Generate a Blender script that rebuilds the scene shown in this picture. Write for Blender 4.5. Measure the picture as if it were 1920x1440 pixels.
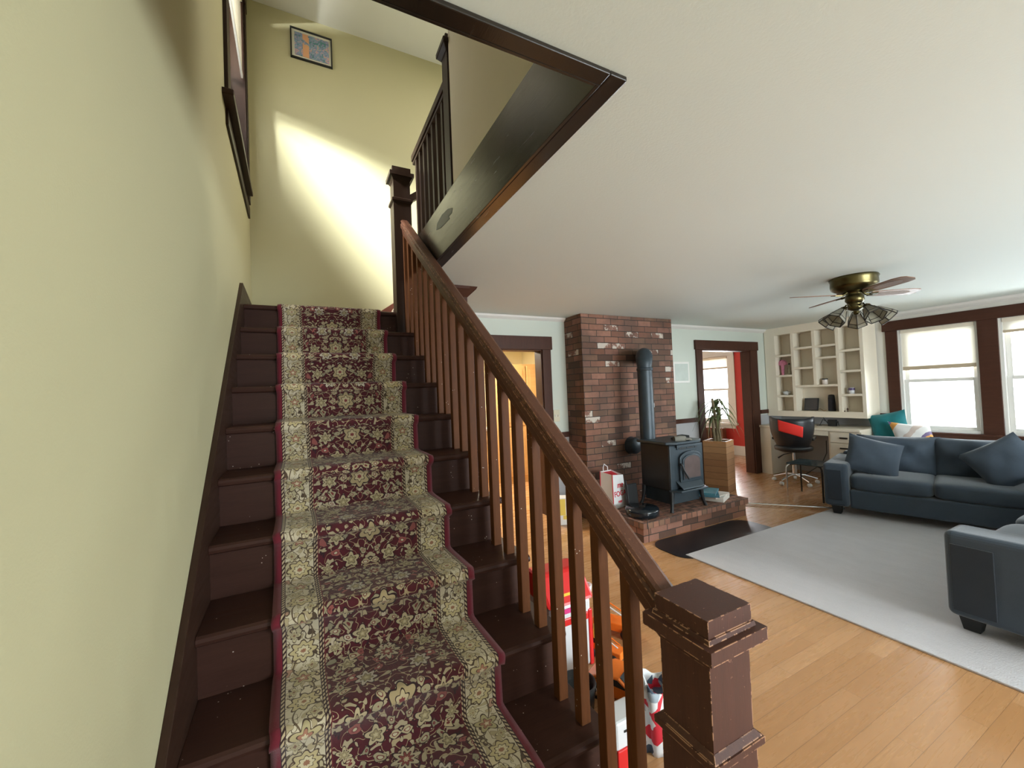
import bpy, bmesh, math, random
from mathutils import Vector, Matrix
random.seed(7)
PI = math.pi
SC = bpy.context.scene
COL = SC.collection
for o in list(bpy.data.objects): bpy.data.objects.remove(o)

# ------------------------------------------------------------------ camera
yaw, pit, rol = math.radians(26.928), math.radians(1.352), math.radians(-2.327)
F = Vector((math.sin(yaw)*math.cos(pit), math.cos(yaw)*math.cos(pit), math.sin(pit)))
Rt = Vector((math.cos(yaw), -math.sin(yaw), 0)); Up = Rt.cross(F)
cr, sr = math.cos(rol), math.sin(rol)
R2 = Rt*cr + Up*sr; U2 = Up*cr - Rt*sr
cam = bpy.data.objects.new('camera', bpy.data.cameras.new('camera'))
M = Matrix((R2, U2, -F)).transposed().to_4x4(); M.translation = Vector((0, 0, 1.5))
cam.matrix_world = M
cam.data.sensor_width = 36; cam.data.lens = 754/1920*36; cam.data.clip_start = .02
COL.objects.link(cam); SC.camera = cam

# ------------------------------------------------------------------ world, lights, exposure
SC.view_settings.view_transform = 'Standard'; SC.view_settings.look = 'None'
SC.view_settings.gamma = 1; SC.view_settings.use_curve_mapping = False
SC.view_settings.exposure = 0.07
W = bpy.data.worlds.new('daylight'); SC.world = W; W.use_nodes = True
bg = W.node_tree.nodes['Background']; bg.inputs[0].default_value = (.93, .97, 1, 1); bg.inputs[1].default_value = 3.5

def area(name, loc, aim, sx, sy, power, col=(1, 1, 1), spread=180):
    l = bpy.data.lights.new(name, 'AREA'); l.shape = 'RECTANGLE'; l.size = sx; l.size_y = sy
    l.energy = power; l.color = col; l.spread = math.radians(spread)
    o = bpy.data.objects.new(name, l); COL.objects.link(o); o.location = loc
    o.rotation_euler = (Vector(aim)-Vector(loc)).to_track_quat('-Z', 'Y').to_euler()
    return o
area('daylight_right_windows', (8.05, 1.74, 1.6), (4, 1.74, 1.1), 2.2, 1.7, 200, (.86, .96, 1))
area('side_window_fill', (8.05, -1.3, 1.6), (4, -1.3, 1.0), 2.2, 1.7, 190, (.86, .96, 1))  # extra light behind the added window pair, out of view
area('daylight_rear_windows', (3.6, -3.5, 1.6), (3.2, 0, 1.0), 3.2, 1.7, 380, (.86, .96, 1))
area('daylight_front_door', (.35, -3.4, 1.6), (.5, 0, 1.3), 1.0, 1.7, 6, (.86, .96, 1))
area('daylight_stair_window', (-1.42, 2.15, 4.62), (.2, 2.15, 3.35), 1.7, .36, 1500, (.97, 1, .98))
area('daylight_red_room', (8.7, 6.05, 1.5), (6.5, 5.8, .8), 1.0, 1.5, 230, (.97, .98, 1))
area('upstairs_hall_fill', (2.2, 2.6, 5.15), (2.2, 2.6, 3), .4, .4, 60, (1, .95, .86))  # unseen fill without a fixture, added to brighten the upper floor
area('stairwell_fill', (0.1, 1.3, 5.15), (.1, 1.6, 2), .5, .5, 3, (1, .96, .88))  # interior fill added high in the stairwell
area('kitchen_ceiling_light', (2.2, 5.6, 2.38), (2.2, 5.6, 0), .5, .5, 120, (1, .93, .78))

# ------------------------------------------------------------------ mesh helper
ORG = {}
def origin(o): return ORG.get(o.name, Vector((0, 0, 0))) if o else Vector((0, 0, 0))
def shear(v): return Vector((v[0]-.031*(v[1]-2), v[1], v[2]))      # the old stair runs a little out of square

class MB:
    def __init__(s): s.v = []; s.f = []; s.sm = []; s.uv = {}; s.mi = []
    def add(s, vs, fs, smooth=False, m=0):
        b = len(s.v); s.v += [Vector(v) for v in vs]
        for f in fs: s.f.append([b+i for i in f]); s.sm.append(smooth); s.mi.append(m)
        return s
    def box(s, x0, x1, y0, y1, z0, z1, m=0):
        if x0 > x1: x0, x1 = x1, x0
        if y0 > y1: y0, y1 = y1, y0
        if z0 > z1: z0, z1 = z1, z0
        return s.add([(x0,y0,z0),(x1,y0,z0),(x1,y1,z0),(x0,y1,z0),(x0,y0,z1),(x1,y0,z1),(x1,y1,z1),(x0,y1,z1)],
              [(0,3,2,1),(4,5,6,7),(0,1,5,4),(1,2,6,5),(2,3,7,6),(3,0,4,7)], m=m)
    def obox(s, c, u, v, w, a, b, h, m=0):      # centre, unit axes, half sizes
        c, u, v, w = Vector(c), Vector(u), Vector(v), Vector(w); P = []
        for k in (-1, 1):
            for (i, j) in ((-1,-1),(1,-1),(1,1),(-1,1)): P.append(c+u*a*i+v*b*j+w*h*k)
        return s.add(P, [(0,3,2,1),(4,5,6,7),(0,1,5,4),(1,2,6,5),(2,3,7,6),(3,0,4,7)], m=m)
    def frus(s, c, z0, z1, a0, a1, b0=None, b1=None):    # square frustum
        b0 = b0 or a0; b1 = b1 or a1; x, y = c
        return s.add([(x-a0,y-b0,z0),(x+a0,y-b0,z0),(x+a0,y+b0,z0),(x-a0,y+b0,z0),(x-a1,y-b1,z1),(x+a1,y-b1,z1),(x+a1,y+b1,z1),(x-a1,y+b1,z1)],
              [(0,3,2,1),(4,5,6,7),(0,1,5,4),(1,2,6,5),(2,3,7,6),(3,0,4,7)])
    def prism(s, poly, d):         # polygon (3D points) extruded by vector d
        n = len(poly); P = [Vector(p) for p in poly]; d = Vector(d)
        return s.add(P+[p+d for p in P], [tuple(range(n))[::-1], tuple(range(n, 2*n))]+[(i,(i+1)%n,n+(i+1)%n,n+i) for i in range(n)])
    def tube(s, pts, r, n=10, cap=True, smooth=True):
        pts = [Vector(p) for p in pts]; rr = r if isinstance(r, (list, tuple)) else [r]*len(pts)
        rings = []; prev = None
        for i, p in enumerate(pts):
            t = (pts[min(i+1, len(pts)-1)]-pts[max(i-1, 0)]).normalized()
            a = prev if prev else (Vector((0,0,1)) if abs(t.z) < .9 else Vector((1,0,0)))
            a = (a-t*a.dot(t)).normalized(); prev = a; b = t.cross(a)
            rings.append([p+(a*math.cos(2*PI*k/n)+b*math.sin(2*PI*k/n))*rr[i] for k in range(n)])
        vs = [v for R in rings for v in R]; fs = []
        for i in range(len(pts)-1):
            for k in range(n): fs.append((i*n+k, i*n+(k+1)%n, (i+1)*n+(k+1)%n, (i+1)*n+k))
        s.add(vs, fs, smooth)
        if cap: s.add(rings[0]+rings[-1], [tuple(range(n))[::-1], tuple(range(n, 2*n))])
        return s
    def lathe(s, c, prof, n=28, axis='z', smooth=True, d=None):
        # prof: (radius, height) along direction d
        c = Vector(c); w = Vector(d).normalized() if d else {'z': Vector((0,0,1)), 'x': Vector((1,0,0)), 'y': Vector((0,1,0))}[axis]
        a = Vector((1,0,0)) if abs(w.x) < .9 else Vector((0,1,0)); a = (a-w*a.dot(w)).normalized(); b = w.cross(a)
        vs = []; fs = []
        for (r, h) in prof:
            for k in range(n): vs.append(c+w*h+(a*math.cos(2*PI*k/n)+b*math.sin(2*PI*k/n))*max(r, 1e-4))
        for i in range(len(prof)-1):
            for k in range(n): fs.append((i*n+k, i*n+(k+1)%n, (i+1)*n+(k+1)%n, (i+1)*n+k))
        s.add(vs, fs, smooth); return s
    def grid(s, fn, nu, nv, smooth=True, uvf=None):
        vs = [fn(i/nu, j/nv) for j in range(nv+1) for i in range(nu+1)]; fs = []
        b = len(s.v)
        for j in range(nv):
            for i in range(nu):
                k = j*(nu+1)+i; fs.append((k, k+1, k+nu+2, k+nu+1))
        if uvf:
            for j in range(nv+1):
                for i in range(nu+1): s.uv[b+j*(nu+1)+i] = uvf(i/nu, j/nv)
        return s.add(vs, fs, smooth)
    def ball(s, c, rx, ry=None, rz=None, nu=16, nv=10):
        ry = ry or rx; rz = rz or rx; c = Vector(c)
        return s.grid(lambda u, v: c+Vector((rx*math.cos(2*PI*u)*math.sin(PI*v), ry*math.sin(2*PI*u)*math.sin(PI*v), -rz*math.cos(PI*v))), nu, nv)
    def xf(s, fn): s.v = [Vector(fn(v)) for v in s.v]; return s
    def build(s, name, mat, parent=None, bevel=0, sub=0, kind=None, seg=2, solid=0):
        me = bpy.data.meshes.new(name); L = origin(parent)
        me.from_pydata([tuple(v-L) for v in s.v], [], s.f)
        bm = bmesh.new(); bm.from_mesh(me)
        if not s.uv and not solid: bmesh.ops.recalc_face_normals(bm, faces=bm.faces)
        bm.to_mesh(me); bm.free()
        me.polygons.foreach_set('use_smooth', s.sm)
        mats = mat if isinstance(mat, list) else [mat]
        for m in mats: me.materials.append(m)
        if len(mats) > 1: me.polygons.foreach_set('material_index', s.mi)
        if s.uv:
            ul = me.uv_layers.new(name='UVMap')
            for lp in me.loops: ul.data[lp.index].uv = s.uv.get(lp.vertex_index, (0, 0))
        o = bpy.data.objects.new(name, me); COL.objects.link(o)
        if parent: o.parent = parent
        ORG[o.name] = L
        if solid: q = o.modifiers.new('thick', 'SOLIDIFY'); q.thickness = solid; q.offset = 0
        if bevel:
            q = o.modifiers.new('bevel', 'BEVEL'); q.width = bevel; q.segments = seg; q.limit_method = 'ANGLE'; q.angle_limit = math.radians(40)
        if sub: q = o.modifiers.new('sub', 'SUBSURF'); q.levels = sub; q.render_levels = sub
        if kind: o['kind'] = kind
        return o

def thing(name, label, cat, loc=(0, 0, 0), group=None):
    o = bpy.data.objects.new(name, None); COL.objects.link(o); o.location = loc; o.empty_display_size = .1
    o['label'] = label; o['category'] = cat
    if group: o['group'] = group
    ORG[o.name] = Vector(loc); return o
def tag(o, label, cat, group=None):
    o['label'] = label; o['category'] = cat
    if group: o['group'] = group
    return o
def struct(name, mb, mat, **k): return mb.build(name, mat, None, kind='structure', **k)
def text(name, body, size, loc, xdir, ydir, mat, parent, ext=.0006, shear_=0, bold=0):
    c = bpy.data.curves.new(name, 'FONT'); c.body = body; c.size = size; c.extrude = ext; c.shear = shear_; c.offset = bold
    c.align_x = 'LEFT'; c.materials.append(mat)
    x = Vector(xdir).normalized(); y = Vector(ydir).normalized(); y = (y-x*y.dot(x)).normalized(); z = x.cross(y)
    tmp = bpy.data.objects.new(name+'_tmp', c); COL.objects.link(tmp)
    dg = bpy.context.evaluated_depsgraph_get(); me = bpy.data.meshes.new_from_object(tmp.evaluated_get(dg))
    bpy.data.objects.remove(tmp); me.name = name
    mt = Matrix((x, y, z)).transposed().to_4x4(); mt.translation = Vector(loc)-origin(parent)
    me.transform(mt); me.materials.clear(); me.materials.append(mat)
    o = bpy.data.objects.new(name, me); COL.objects.link(o); o.parent = parent; ORG[o.name] = origin(parent)
    return o

# ------------------------------------------------------------------ materials
class NT:
    def __init__(s, name):
        s.m = bpy.data.materials.new(name); s.m.use_nodes = True; s.t = s.m.node_tree; s.N = s.t.nodes; s.L = s.t.links
        s.b = s.N['Principled BSDF']
    def n(s, typ, **k):
        q = s.N.new(typ)
        for a, v in k.items(): setattr(q, a, v)
        return q
    def set(s, sock, v):
        if isinstance(v, bpy.types.NodeSocket): s.L.new(v, sock)
        elif isinstance(v, (tuple, list)) and len(v) == 3 and sock.type == 'RGBA': sock.default_value = (*v, 1)
        else: sock.default_value = v
    def math(s, op, a, b=None, c=None, clamp=False):
        q = s.n('ShaderNodeMath', operation=op); q.use_clamp = clamp
        for i, v in enumerate((a, b, c)):
            if v is not None: s.set(q.inputs[i], v)
        return q.outputs[0]
    def mix(s, f, a, b, bt='MIX'):
        q = s.n('ShaderNodeMix', data_type='RGBA', blend_type=bt); s.set(q.inputs[0], f); s.set(q.inputs[6], a); s.set(q.inputs[7], b); return q.outputs[2]
    def comb(s, x, y, z):
        q = s.n('ShaderNodeCombineXYZ'); s.set(q.inputs[0], x); s.set(q.inputs[1], y); s.set(q.inputs[2], z); return q.outputs[0]
    def sep(s, v): q = s.n('ShaderNodeSeparateXYZ'); s.set(q.inputs[0], v); return q.outputs
    def co(s, k='Object'): return s.n('ShaderNodeTexCoord').outputs[k]
    def map(s, v, sc=(1,1,1), rot=(0,0,0), loc=(0,0,0)):
        q = s.n('ShaderNodeMapping'); s.set(q.inputs[0], v); q.inputs[1].default_value = loc; q.inputs[2].default_value = rot; q.inputs[3].default_value = sc; return q.outputs[0]
    def noise(s, v, scale=5, det=3, rough=.5, dist=0):
        q = s.n('ShaderNodeTexNoise'); s.set(q.inputs['Vector'], v); s.set(q.inputs['Scale'], scale); s.set(q.inputs['Detail'], det); s.set(q.inputs['Roughness'], rough); s.set(q.inputs['Distortion'], dist); return q.outputs['Fac']
    def vor(s, v, scale=5, feat='F1', rnd=1):
        q = s.n('ShaderNodeTexVoronoi', feature=feat); s.set(q.inputs['Vector'], v); q.inputs['Scale'].default_value = scale; q.inputs['Randomness'].default_value = rnd; return q.outputs
    def ramp(s, f, stops, interp='LINEAR'):
        q = s.n('ShaderNodeValToRGB'); q.color_ramp.interpolation = interp; e = q.color_ramp.elements
        while len(e) < len(stops): e.new(.5)
        for el, (p, c) in zip(e, stops): el.position = p; el.color = (*c, 1) if len(c) == 3 else c
        s.set(q.inputs[0], f); return q.outputs[0]
    def step(s, v, lo, hi):   # 1 inside [lo,hi]
        return s.math('MULTIPLY', s.math('GREATER_THAN', v, lo), s.math('LESS_THAN', v, hi))
    def bump(s, h, strength=.3, dist=.01, normal=None):
        q = s.n('ShaderNodeBump'); q.inputs['Strength'].default_value = strength; q.inputs['Distance'].default_value = dist; s.set(q.inputs['Height'], h)
        s.L.new(q.outputs[0], s.b.inputs['Normal']); return q
    def out(s, col=None, rough=None, **k):
        if col is not None: s.set(s.b.inputs['Base Color'], col)
        if rough is not None: s.set(s.b.inputs['Roughness'], rough)
        for a, v in k.items(): s.set(s.b.inputs[a.replace('_', ' ')], v)
        return s.m
def plain(name, col, rough=.6, var=.06, sc=6, bump=0, bsc=60, **k):
    t = NT(name); o = t.co(); n = t.noise(o, sc, 3)
    c = t.mix(n, tuple(x*(1-var) for x in col), tuple(min(1, x*(1+var)) for x in col))
    if bump: t.bump(t.noise(o, bsc, 3), bump, .004)
    return t.out(c, rough, **k)
def wood(name, a, b, rough=.35, axis='z', sc=1, wear=None, coat=0, spots=False, wr=.005, spec=.2):
    t = NT(name); o = t.co()
    s = {'x': (1.2, 14, 14), 'y': (14, 1.2, 14), 'z': (14, 14, 1.2)}[axis]
    g = t.noise(t.map(o, tuple(x*sc for x in s)), 3, 5, .6, .6)
    fine = t.noise(t.map(o, tuple(x*sc*6 for x in s)), 3, 2, .5)
    c = t.mix(t.math('MULTIPLY_ADD', fine, .35, t.math('MULTIPLY', g, .75), clamp=True), a, b)
    if spots:
        sp = t.vor(o, 55, 'F1')[0]; rn = t.noise(o, 9, 2)
        c = t.mix(t.math('MULTIPLY', t.math('LESS_THAN', sp, .11), t.math('GREATER_THAN', rn, .6)), c, (.5, .42, .36))
    if wear:
        bv = t.n('ShaderNodeBevel', samples=6); bv.inputs['Radius'].default_value = wr
        geo = t.n('ShaderNodeNewGeometry')
        d = t.n('ShaderNodeVectorMath', operation='DOT_PRODUCT'); t.L.new(bv.outputs[0], d.inputs[0]); t.L.new(geo.outputs['Normal'], d.inputs[1])
        e = t.math('LESS_THAN', d.outputs['Value'], .96)
        nz = t.noise(o, 38, 4, .65)
        c = t.mix(t.math('MULTIPLY', e, t.math('GREATER_THAN', nz, .5)), c, wear)
        sc2 = t.math('GREATER_THAN', t.noise(t.map(o, (26, 26, 26)), 3, 5, .75), .67)
        c = t.mix(t.math('MULTIPLY', sc2, .5), c, wear)
    t.bump(fine, .08, .002)
    t.b.inputs['Specular IOR Level'].default_value = spec
    return t.out(c, t.math('MULTIPLY_ADD', g, .2, rough-.08), Coat_Weight=coat, Coat_Roughness=.25)

DW = wood('dark_stained_wood', (.014, .007, .0045), (.036, .017, .010), .4, 'z', coat=.03)
DWX = wood('dark_stained_wood_x', (.018, .009, .006), (.045, .021, .013), .4, 'x', coat=.05)
DWY = wood('dark_stained_wood_y', (.018, .009, .006), (.045, .021, .013), .4, 'y', coat=.05)
TREAD = wood('worn_tread_paint', (.022, .010, .0075), (.064, .027, .019), .45, 'x', coat=.02, spots=True, spec=.15)
BAL = wood('baluster_brown', (.042, .013, .005), (.140, .051, .018), .5, 'z', coat=0, spots=True, spec=.12)
RAIL = wood('handrail_worn_brown', (.045, .017, .009), (.125, .050, .028), .42, 'y', wear=(.42, .20, .11), coat=.02, wr=.006, spec=.25)
NEWEL = wood('newel_worn_brown', (.040, .016, .011), (.105, .043, .030), .5, 'z', wear=(.55, .30, .18), coat=0, wr=.0045, spec=.25)
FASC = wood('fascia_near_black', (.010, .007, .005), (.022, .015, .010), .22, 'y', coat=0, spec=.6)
TRIMW = wood('trim_wood', (.034, .013, .008), (.085, .033, .020), .45, 'z', coat=.03)
TRIMX = wood('trim_wood_x', (.034, .013, .008), (.085, .033, .020), .45, 'x', coat=.03)
TRIMY = wood('trim_wood_y', (.034, .013, .008), (.085, .033, .020), .45, 'y', coat=.03)
WHITEP = plain('white_paint', (.74, .72, .68), .45, .03)
CREAM = plain('cream_paint', (.78, .70, .57), .5, .03)
OLIVE = plain('stairwell_cream_paint', (.47, .44, .27), .7, .025, 1.2, .12, 180)
CEILM = plain('ceiling_paint', (.73, .79, .75), .8, .02, .8, .15, 120)
BLACK = plain('matte_black', (.012, .013, .014), .5, .2)
CHROME = plain('chrome', (.7, .7, .72), .15, .02, Metallic=1.0)
BRASS = plain('antique_brass', (.115, .095, .042), .3, .3, 20, Metallic=1.0)
DARKM = plain('dark_metal', (.04, .035, .03), .4, .2, Metallic=.6)
IRON = plain('stove_iron', (.035, .050, .062), .42, .25, 14, .1, 200, Metallic=.25)
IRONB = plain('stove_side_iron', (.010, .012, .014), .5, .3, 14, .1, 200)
REDP = plain('red_plastic', (.70, .018, .018), .35, .05)
ORANGE = plain('orange_plastic', (.85, .20, .02), .35, .06)
WHITEPL = plain('white_plastic', (.72, .74, .76), .4, .04)
YELLOW = plain('yellow_plastic', (.85, .60, .06), .4, .05)
GLASSB = plain('dark_glass', (.02, .025, .03), .06, .1)
GREENL = plain('leaf_green', (.11, .14, .05), .45, .6, 12)
STEMM = plain('plant_stem', (.16, .12, .06), .7, .5, 25, .4, 60)

def two_tone():
    t = NT('mint_over_grey_paint'); o = t.co(); z = t.sep(o)[2]; n = t.noise(o, 1.3, 2)
    up = t.mix(n, (.54, .58, .51), (.58, .62, .55)); lo = t.mix(n, (.40, .40, .41), (.44, .44, .45))
    t.bump(t.noise(o, 150, 2), .08, .003)
    return t.out(t.mix(t.math('GREATER_THAN', z, .965), lo, up), .65)
MINT = two_tone()
def two_tone_r():
    t = NT('cream_over_grey_paint'); o = t.co(); z = t.sep(o)[2]; n = t.noise(o, 1.3, 2)
    up = t.mix(n, (.64, .61, .55), (.68, .65, .59)); lo = t.mix(n, (.40, .40, .41), (.44, .44, .45))
    return t.out(t.mix(t.math('GREATER_THAN', z, .965), lo, up), .65)
CREAMR = two_tone_r()

def floor_mat():
    t = NT('oak_strip_floor'); o = t.co(); x, y, z = t.sep(o)
    W_ = .083
    row = t.math('FLOOR', t.math('DIVIDE', y, W_))
    off = t.math('MULTIPLY', t.math('FRACT', t.math('MULTIPLY', t.math('SINE', t.math('MULTIPLY', row, 12.9898)), 43758.5)), 1.4)
    xs = t.math('ADD', x, off); pl = t.math('FLOOR', t.math('DIVIDE', xs, 1.4))
    h = t.math('FRACT', t.math('MULTIPLY', t.math('SINE', t.math('ADD', t.math('MULTIPLY', row, 78.233), t.math('MULTIPLY', pl, 37.719))), 9758.5))
    g = t.noise(t.comb(t.math('MULTIPLY', xs, 2.2), t.math('MULTIPLY', y, 34), t.math('MULTIPLY', h, 30)), 1.6, 5, .6, .8)
    c = t.mix(h, (.46, .235, .095), (.58, .325, .155))
    c = t.mix(t.math('MULTIPLY', g, .38), c, (.34, .155, .06))
    fy = t.math('FRACT', t.math('DIVIDE', y, W_)); fx = t.math('FRACT', t.math('DIVIDE', xs, 1.4))
    seam = t.math('MAXIMUM', t.math('LESS_THAN', fy, .022), t.math('LESS_THAN', fx, .0014))
    c = t.mix(t.math('MULTIPLY', seam, .55), c, (.10, .045, .02))
    t.bump(t.math('SUBTRACT', 1, seam), .15, .002)
    return t.out(c, t.math('MULTIPLY_ADD', g, .12, .22), Coat_Weight=.35, Coat_Roughness=.12)
FLOORM = floor_mat()

def brick_mat(name, bright=1, head=False, soot=True):
    t = NT(name); o = t.co(); x, y, z = t.sep(o)
    nx, ny, nz = t.sep(t.n('ShaderNodeNewGeometry').outputs['Normal'])
    isx = t.math('GREATER_THAN', t.math('ABSOLUTE', nx), .6); isz = t.math('GREATER_THAN', t.math('ABSOLUTE', nz), .6)
    u = t.math('ADD', t.math('MULTIPLY', x, t.math('SUBTRACT', 1, isx)), t.math('MULTIPLY', y, isx))
    v = t.math('ADD', t.math('MULTIPLY', z, t.math('SUBTRACT', 1, isz)), t.math('MULTIPLY', y, isz))
    w = t.noise(o, 3.5, 2); w2 = t.noise(o, 22, 3)
    uu = t.math('MULTIPLY_ADD', w2, .010, t.math('MULTIPLY_ADD', w, .012, u)); vv = t.math('MULTIPLY_ADD', w2, .006, t.math('MULTIPLY_ADD', w, .012, v))
    def bt():
        b = t.n('ShaderNodeTexBrick'); t.set(b.inputs['Vector'], t.comb(uu, vv, 0))
        b.inputs['Scale'].default_value = 1; b.inputs['Brick Width'].default_value = .078 if head else .225
        b.inputs['Row Height'].default_value = .0685 if head else .0745; b.inputs['Mortar Size'].default_value = .0045; b.inputs['Mortar Smooth'].default_value = .3
        b.offset = .5; return b
    b = bt(); b.inputs['Color1'].default_value = (0, 0, 0, 1); b.inputs['Color2'].default_value = (1, 1, 1, 1); b.inputs['Mortar'].default_value = (0, 0, 0, 1)
    f = b.outputs['Color']; mort = b.outputs['Fac']
    k = bright
    c = t.ramp(f, [(0, (.085*k, .040*k, .026*k)), (.15, (.20*k, .085*k, .052*k)), (.38, (.27*k, .120*k, .075*k)), (.55, (.21*k, .110*k, .066*k)), (.70, (.32*k, .150*k, .100*k)), (.84, (.25*k, .115*k, .080*k))], 'CONSTANT')
    big = t.noise(o, 2.3, 3, .6); c = t.mix(t.math('MULTIPLY', t.ramp(big, [(.45, (0, 0, 0)), (.62, (1, 1, 1))]), .55 if soot else .2), c, (.06*k, .042*k, .030*k))
    nz2 = t.noise(o, 30, 4, .7); c = t.mix(t.math('MULTIPLY', nz2, .5), c, (.09*k, .055*k, .04*k))
    wh = t.math('MULTIPLY', t.math('GREATER_THAN', f, 2.0 if not soot else .90), t.ramp(t.math('ADD', t.math('MULTIPLY', t.noise(o, 8, 1), .7), t.math('MULTIPLY', t.noise(o, 60, 2), .3)), [(.47, (0, 0, 0)), (.53, (1, 1, 1))]))
    c = t.mix(t.math('MULTIPLY', wh, .9 if not head else .15), c, (.55, .49, .42))
    c = t.mix(mort, c, (.036*k, .029*k, .025*k))
    t.bump(t.math('SUBTRACT', t.math('MULTIPLY', nz2, .4), mort), .7, .008)
    return t.out(c, .85)
BRICK = brick_mat('old_chimney_brick'); HBRICK = brick_mat('hearth_brick', 1.5, False, False); CBRICK = brick_mat('hearth_cap_brick', 1.35, True, False)

def rug_mat():
    t = NT('pale_grey_rug'); o = t.co(); n = t.noise(t.map(o, (1, .35, 1)), 9, 4, .7); n2 = t.noise(o, 140, 2)
    c = t.mix(t.math('MULTIPLY_ADD', n2, .35, t.math('MULTIPLY', n, .8), clamp=True), (.42, .405, .425), (.56, .545, .57))
    t.bump(n2, .5, .006); return t.out(c, .95, Sheen_Weight=.2)
RUG = rug_mat()
def velvet(name, a, b):
    t = NT(name); o = t.co(); n = t.noise(o, 5, 3, .6); n2 = t.noise(o, 220, 2)
    c = t.mix(t.math('MULTIPLY_ADD', n2, .3, t.math('MULTIPLY', n, .8), clamp=True), a, b)
    t.bump(t.noise(o, 260, 2), .3, .003); return t.out(c, .85, Sheen_Weight=.35, Sheen_Roughness=.4)
SOFA = velvet('slate_velvet', (.026, .040, .058), (.056, .076, .104))
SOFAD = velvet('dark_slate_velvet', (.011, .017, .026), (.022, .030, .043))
TEAL = velvet('teal_velvet', (.0, .10, .12), (.01, .20, .22))

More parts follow.
